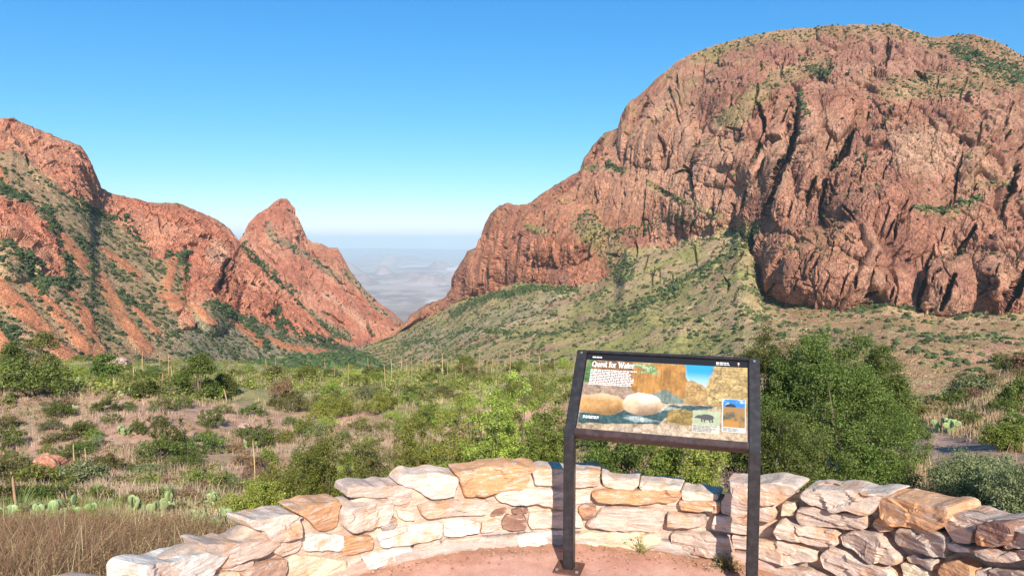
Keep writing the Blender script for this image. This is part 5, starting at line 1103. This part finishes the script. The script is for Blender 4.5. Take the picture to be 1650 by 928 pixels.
def paint():
    """the picture printed on the panel, as the base colour of a fine grid"""
    nu, nv = 520, 300; u, v = np.meshgrid(np.linspace(0, 1, nu), np.linspace(0, 1, nv)); Q = np.stack([u*1.85, v, 0*u], -1)
    wu = u+.012*fbm(Q, .08, 3, 1); wv = v+.018*fbm(Q, .08, 3, 2); n = fbm(Q, .12, 5, 3, .65); nf = fbm(Q, .03, 4, 4, .65); rd = fbm(Q, .07, 4, 5, ridge=True)
    def put(col, m, c): return lerp(col, lerp(np.array(c)*.72, np.minimum(np.array(c)*1.28, .9), sstep(-.6, .6, n*.8+nf*.4)), m)
    def poly(p, s=.006): return inpoly(wu*100, wv*100, [(a*100, b*100) for a, b in p], s*100)
    col = put(np.zeros(u.shape+(3,)), np.ones_like(u), (.50, .38, .22))
    col = put(col, poly([(.0, .08), (.36, .08), (.36, .46), (0, .52)]), (.30, .15, .07)); col = put(col, poly([(0, .08), (.05, .08), (.04, .5), (0, .5)]), (.12, .22, .08))
    col = put(col, poly([(.0, .40), (.22, .38), (.33, .44), (.32, .58), (0, .60)]), (.52, .36, .26))
    col = put(col, poly([(.30, .08), (.63, .08), (.655, .25), (.64, .45), (.62, .60), (.50, .62), (.36, .55), (.31, .45)]), (.46, .23, .07))
    col = put(col, poly([(.44, .5), (.52, .42), (.64, .56), (.62, .63), (.46, .62)]), (.20, .24, .20))
    sk = poly([(.625, .06), (.82, .06), (.80, .25), (.76, .37), (.70, .35), (.65, .30)], .004); col = lerp(col, lerp((.05, .42, .75), (.55, .80, .88), sstep(.15, .36, v)), sk)
    col = put(col, poly([(.64, .33), (.67, .28), (.72, .33), (.765, .38), (.77, .6), (.64, .62)]), (.58, .36, .15))
    col = put(col, poly([(.80, .06), (1.01, .06), (1.01, .68), (.80, .62), (.765, .5), (.76, .36), (.79, .2)]), (.66, .46, .20)); col = lerp(col, (.22, .15, .08), sstep(.45, .75, rd)*poly([(.76, .06), (1.01, .06), (1.01, .68), (.77, .6)])*.6)
    col = put(col, poly([(.0, .60), (.3, .62), (.5, .60), (.8, .60), (1, .72), (1, 1.02), (0, 1.02)]), (.62, .46, .30))
    col = put(col, poly([(0, .80), (.25, .76), (.30, .70), (.50, .72), (.55, .62), (.80, .605), (.80, .64), (.58, .72), (.52, .80), (.50, .88), (.30, .90), (0, .93)]), (.07, .13, .13))
    for p in ([(.28, .83), (.38, .79), (.46, .86), (.36, .87)], [(.47, .66), (.62, .64), (.60, .67), (.48, .70)], [(.30, .80), (.5, .84), (.36, .84)]): col = lerp(col, (.62, .68, .66), poly(p, .01)*.7)
    col = put(col, poly([(.55, .68), (.64, .66), (.69, .70), (.69, .86), (.53, .84)]), (.40, .27, .09)); col = put(col, poly([(.22, .93), (.5, .90), (.7, .92), (.7, 1.02), (.2, 1.02)]), (.66, .50, .36))
    def ell(cx, cy, rx, ry, rot=0):
        a, b = (wu-cx)/rx, (wv-cy)/ry; a, b = a*math.cos(rot)+b*math.sin(rot), -a*math.sin(rot)+b*math.cos(rot); return 1-sstep(.94, 1.06, np.sqrt(a*a+b*b))
    e = np.maximum(ell(.13, .67, .155, .14), poly([(0, .58), (.1, .56), (.1, .8), (0, .78)])); col = put(col, e, (.62, .34, .13)); col = lerp(col, (.74, .56, .38), e*sstep(.64, .54, v)*.6)
    e = ell(.385, .64, .120, .145, -.15); col = put(col, e, (.66, .44, .28)); col = lerp(col, (.82, .68, .54), e*sstep(.66, .56, v+.1*n)*.8)
    for cx, cy, rx, ry in ((.40, .17, .06, .06), (.36, .12, .08, .03), (.43, .2, .04, .03)): col = lerp(col, lerp((.10, .22, .08), (.40, .55, .32), sstep(-.1, .3, nf)), ell(cx, cy, rx, ry)*sstep(-.15, .15, nf+n*.5))
    _, _, cvw, fcw = worley(np.stack([wu*1.85, wv, 0*u], -1), (.05, .045, 1), 9); F1_, F2_, _, _ = worley(np.stack([wu*1.85, wv, 0*u], -1), (.05, .045, 1), 9)
    rk = (1-sk)*sstep(.08, .12, v); cl_ = poly([(.30, .08), (.63, .08), (.655, .25), (.64, .45), (.62, .60), (.36, .55), (.31, .45)]); b1 = ell(.13, .67, .155, .14); b2 = ell(.385, .64, .120, .145, -.15)
    rk = rk*(1-np.maximum(cl_, np.maximum(b1, b2))); col = col*(1+cl_*.45*fbm(Q, (.03, .25, 1), 4, 41, .6, ridge=True)*1.0)[..., None]
    for cx, cy, rx, ry, mb in ((.13, .67, .155, .14, b1), (.385, .64, .12, .145, b2)): col = col*(1+mb*(.28-.75*sstep(-.3, 1.1, (v-cy)/ry+.35*(u-cx)/rx)))[..., None]
    col = col*(1+rk*(.30*(cvw-.5)+.35*fcw-.38*np.exp(-((F2_-F1_)/.08)**2)+.25*rd*(.5+nf)))[..., None]
    # two small pictures with captions
    A = (u > .688) & (u < .845) & (v > .665) & (v < .835); col = np.where(A[..., None], lerp((.48, .55, .34), (.58, .62, .42), sstep(-.3, .3, nf)), col)
    a = sstep(1.06, .94, np.hypot((u-.770)/.042, (v-.742)/.036)); a = np.maximum(a, sstep(1.1, .9, np.hypot((u-.728)/.020, (v-.742)/.022))); a = np.maximum(a, sstep(1.1, .9, np.hypot((u-.712)/.014, (v-.752)/.010)))
    for lx in (.742, .757, .788, .802): a = np.maximum(a, ((abs(u-lx-.05*(v-.77)) < .0045) & (v > .75) & (v < .805))*1.)
    col = lerp(col, (.13, .12, .115), a*A); A = (u > .688) & (u < .845) & (v > .838) & (v < .935); col = np.where(A[..., None], (.74, .69, .58), col)
    B = (u > .862) & (u < .985) & (v > .50) & (v < .84); c2 = lerp((.06, .28, .70), (.62, .76, .88), sstep(.02, .2, n+.15)); c2 = lerp(c2, (.05, .06, .10), sstep(1.05, .95, np.hypot((u-.905)/.03, (v-.585)/.03)))
    c2 = lerp(c2, lerp((.46, .26, .10), (.14, .14, .09), sstep(-.2, .25, n)), sstep(.585, .60, v+.02*n)*np.ones_like(u)); c2 = lerp(c2, (.62, .30, .08), sstep(.74, .78, v+.03*nf)*(u < .95)); col = np.where(B[..., None], c2, col)
    fr = ((u > .857) & (u < .990) & (v > .492) & (v < .90)) & ~B; col = np.where(fr[..., None], (.80, .78, .72), col)
    return u, v, np.clip(col*.64, 0, 1)
def build_sign():
    e = empty("interpretive_sign", tuple(S0+er*SW/2)); tag(e, "tilted interpretive sign titled Quest for Water on two dark posts", "sign"); ez = np.array([0, 0, 1.])
    w = .029
    for k in (0, 1):
        o = S0+er*SW*k; V = []
        # one bent square post: foot, bend, top
        for c, ax in ((o, eb), (o+ez*(HB-.012), None), (o+ez*HB+et*LT, None)):
            b_ = eb if ax is not None else (eb if c[2] < HB else -en); b_ = -en if c[2] > HB+.1 else eb
            V += [c-er*w-b_*w, c+er*w-b_*w, c+er*w+b_*w, c-er*w+b_*w]
        F = [(0, 3, 2, 1), (8, 9, 10, 11)]+[(r*4+i, r*4+(i+1) % 4, r*4+4+(i+1) % 4, r*4+4+i) for r in (0, 1) for i in range(4)]
        p = solid("post", V, F, M_post, e, .004)
        Vp, Fp = box((-.075, -.075, .0), (.075, .075, .010), (er, eb, ez), o); solid("base_plate", Vp, Fp, M_rust, p, .002)
        for s in (-.055, .055):
            Vp, Fp = box((s-.008, -.063, .010), (s+.008, -.047, .020), (er, eb, ez), o); solid("bolt", Vp, Fp, M_bolt, p, .002)
        Vp, Fp = box((-.006, LT-.03, w), (.006, LT-.018, w+.005), (er, et, en), o+ez*HB); solid("bolt", Vp, Fp, M_bolt, p, .001)
    O = S0+ez*HB; ax = (er, et, en)
    for nm, b0, b1, c0, c1, mt in (("bottom_rail", -.022, .016, -.030, .030, M_rail), ("top_rail", LT-.018, LT, -.030, .030, M_post)):
        V, F = box((w+.0005, b0, c0), (SW-w-.0005, b1, c1), ax, O); solid(nm, V, F, mt, e, .003)
    V, F = box((w+.001, .0165, -.014), (SW-w-.001, LT-.0185, .012), ax, O); pn = solid("panel", V, F, M_black, e, 0)
    # the printed sheet on the panel
    a0, a1, b0, b1 = w+.006, SW-w-.006, .022, LT-.022; u, v, col = paint(); Z = .0145
    P = O+er*(a0+(a1-a0)*u)[..., None]+et*(b1-(b1-b0)*v)[..., None]+en*Z
    mg = mat_col("printed_picture", .32, 0, (), spec=.5); mesh_np("picture", P.reshape(-1, 3), gridF(*u.shape), mg, col.reshape(-1, 3), True, pn)
    def at(uu, vv, z): return O+er*(a0+(a1-a0)*uu)+et*(b1-(b1-b0)*vv)+en*z
    def rects(name, R_, mat, z):
        V = []; F = []
        for (x0, y0, x1, y1) in R_: o = len(V); V += [at(x0, y1, z), at(x1, y1, z), at(x1, y0, z), at(x0, y0, z)]; F.append((o, o+1, o+2, o+3))
        return mesh_np(name, np.array(V), np.array(F), mat, None, False, pn)
    rects("title_band", [(0, 0, 1, .078)], M_black, Z+.001); rng = np.random.default_rng(3)
    def lines(u0, u1, v0, v1, n, fill=.62, rag=.05):
        R_ = []
        for i in range(n):
            y = v0+(v1-v0)*(i+.5)/n; h = (v1-v0)/n*fill/2; x = u0; end = u1-rag*rng.random()
            while x < end-.004: wd = min(rng.uniform(.008, .03), end-x); R_.append((x, y-h, x+wd, y+h)); x += wd+.004
        return R_
    rects("body_text", lines(.035, .335, .205, .425, 10, .5), M_ink, Z+.002)
    rects("small_text", lines(.035, .10, .028, .050, 1, .8, 0)+lines(.815, .895, .022, .040, 1, .8, 0)+lines(.815, .90, .046, .062, 1, .6, 0)+lines(.03, .175, .83, .87, 2, .6), M_ink, Z+.002)
    mk = plain("caption_ink", (.10, .09, .08), .6); rects("caption_text", lines(.695, .84, .845, .925, 5, .35)+lines(.865, .983, .85, .895, 3, .35), mk, Z+.002)
    # arrowhead emblem at the right end of the band
    eo = [(0, 1), (.45, .85), (.62, .45), (.5, .1), (.12, -.75), (0, -1), (-.12, -.75), (-.5, .1), (-.62, .45), (-.45, .85)]; V = [at(.948+x*.011, .042-y*.03, Z+.002) for x, y in eo]; mesh_np("emblem", np.array(V), np.array([list(range(10))]), plain("emblem_brown", (.48, .20, .09), .5), None, False, pn)
    V = [at(.948+x*.011, .036-y*.03, Z+.003) for x, y in ((-.35, .1), (0, .55), (.35, .1), (.1, -.1), (0, -.5), (-.1, -.1))]; mesh_np("emblem", np.array(V), np.array([list(range(6))]), M_ink, None, False, pn)
    # title in a slab-serif hand: strokes in a unit em box
    G = {'Q': (.86, [('o', .40, .5, .36, .5), ((.42, .22), (.78, -.14))]), 'u': (.66, [((.12, .7), (.12, .22), (.22, .03), (.38, .03), (.5, .2)), ((.5, .7), (.5, 0)), ((.02, .7), (.12, .7)), ((.40, .7), (.5, .7)), ((.5, 0), (.62, 0))]),
         'e': (.58, [((.08, .38), (.50, .40), (.46, .62), (.28, .71), (.10, .55), (.07, .3), (.16, .06), (.34, .01), (.50, .12))]), 's': (.50, [((.42, .58), (.26, .71), (.08, .58), (.12, .42), (.40, .28), (.42, .1), (.22, 0), (.06, .12))]),
         't': (.42, [((.18, .95), (.18, .12), (.28, 0), (.40, .08)), ((.03, .7), (.38, .7))]), 'f': (.42, [((.44, .95), (.30, 1.02), (.18, .88), (.18, 0)), ((.03, .7), (.36, .7)), ((.06, 0), (.32, 0))]),
         'o': (.64, [('o', .30, .35, .24, .35)]), 'r': (.50, [((.14, .7), (.14, 0)), ((.14, .48), (.28, .68), (.44, .66)), ((.03, .7), (.14, .7)), ((.03, 0), (.28, 0))]), ' ': (.34, []),
         'W': (1.16, [((.10, 1), (.32, 0), (.56, .9), (.80, 0), (1.04, 1)), ((-.02, 1), (.24, 1)), ((.90, 1), (1.16, 1))]), 'a': (.60, [((.10, .6), (.28, .71), (.44, .58), (.44, .1), (.56, 0)), ((.44, .40), (.14, .34), (.07, .14), (.2, 0), (.44, .12))])}
    V = []; F = []; x0 = .040; em = .088; sx = .0322; x = 0; asp = (b1-b0)/(a1-a0)
    def seg(p, q, t=.06):
        p = np.array(p); q = np.array(q); d = q-p; d = d/(np.linalg.norm(d)+1e-9); nn = np.array([-d[1], d[0]])*t; o = len(V)
        for r in (p-nn-d*t*.6, q-nn+d*t*.6, q+nn+d*t*.6, p+nn-d*t*.6): V.append(at(x0+r[0]*sx, .172-r[1]*em*.82, Z+.002+.00002*len(F)))
        F.append((o, o+1, o+2, o+3))
    for ch in "Quest for Water":
        wd, st = G[ch]
        for s in st:
            if s[0] == 'o':
                _, cx, cy, rx, ry = s; an = np.linspace(0, 2*math.pi, 15); pts = [(cx+rx*math.cos(a), cy+ry*math.sin(a)) for a in an]
            else: pts = list(s)
            for p, q in zip(pts, pts[1:]): seg((x+p[0], p[1]), (x+q[0], q[1]), .085 if abs(p[0]-q[0]) < abs(p[1]-q[1]) else .055)
        x += wd
    tt = mesh_np("title", np.array(V), np.array(F), M_ink, None, False, pn)
    print("title ends at u =", x0+x*sx)
    for o in [c for c in e.children_recursive]: pass
    inv = Matrix.Translation(-Vector(e.location))
    for ch in e.children: ch.location = -Vector(e.location)
build_sign()
# ------------------------------------------------------------------ the air
def build_haze():
    x0, x1, y0, y1, z0, z1 = -125000, 190000, -400, 92000, -1010, 640
    V = np.array([(x, y, z) for z in (z0, z1) for y in (y0, y1) for x in (x0, x1)], float)
    F = np.array([(0, 2, 3, 1), (4, 5, 7, 6), (0, 1, 5, 4), (2, 6, 7, 3), (0, 4, 6, 2), (1, 3, 7, 5)])
    m = bpy.data.materials.new("haze"); m.use_nodes = True; t = m.node_tree
    t.nodes.remove(t.nodes['Principled BSDF']); v = t.nodes.new('ShaderNodeVolumePrincipled')
    v.inputs['Color'].default_value = (.70, .90, 1, 1); v.inputs['Density'].default_value = HAZE; v.inputs['Anisotropy'].default_value = 0
    t.links.new(v.outputs[0], t.nodes['Material Output'].inputs['Volume'])
    m.cycles.homogeneous_volume = True
    o = mesh_np("haze", V, F, m); tag(o, "pale blue haze lying over the distant desert", "haze", kind='stuff')
HAZE = 3.8e-5
build_haze()
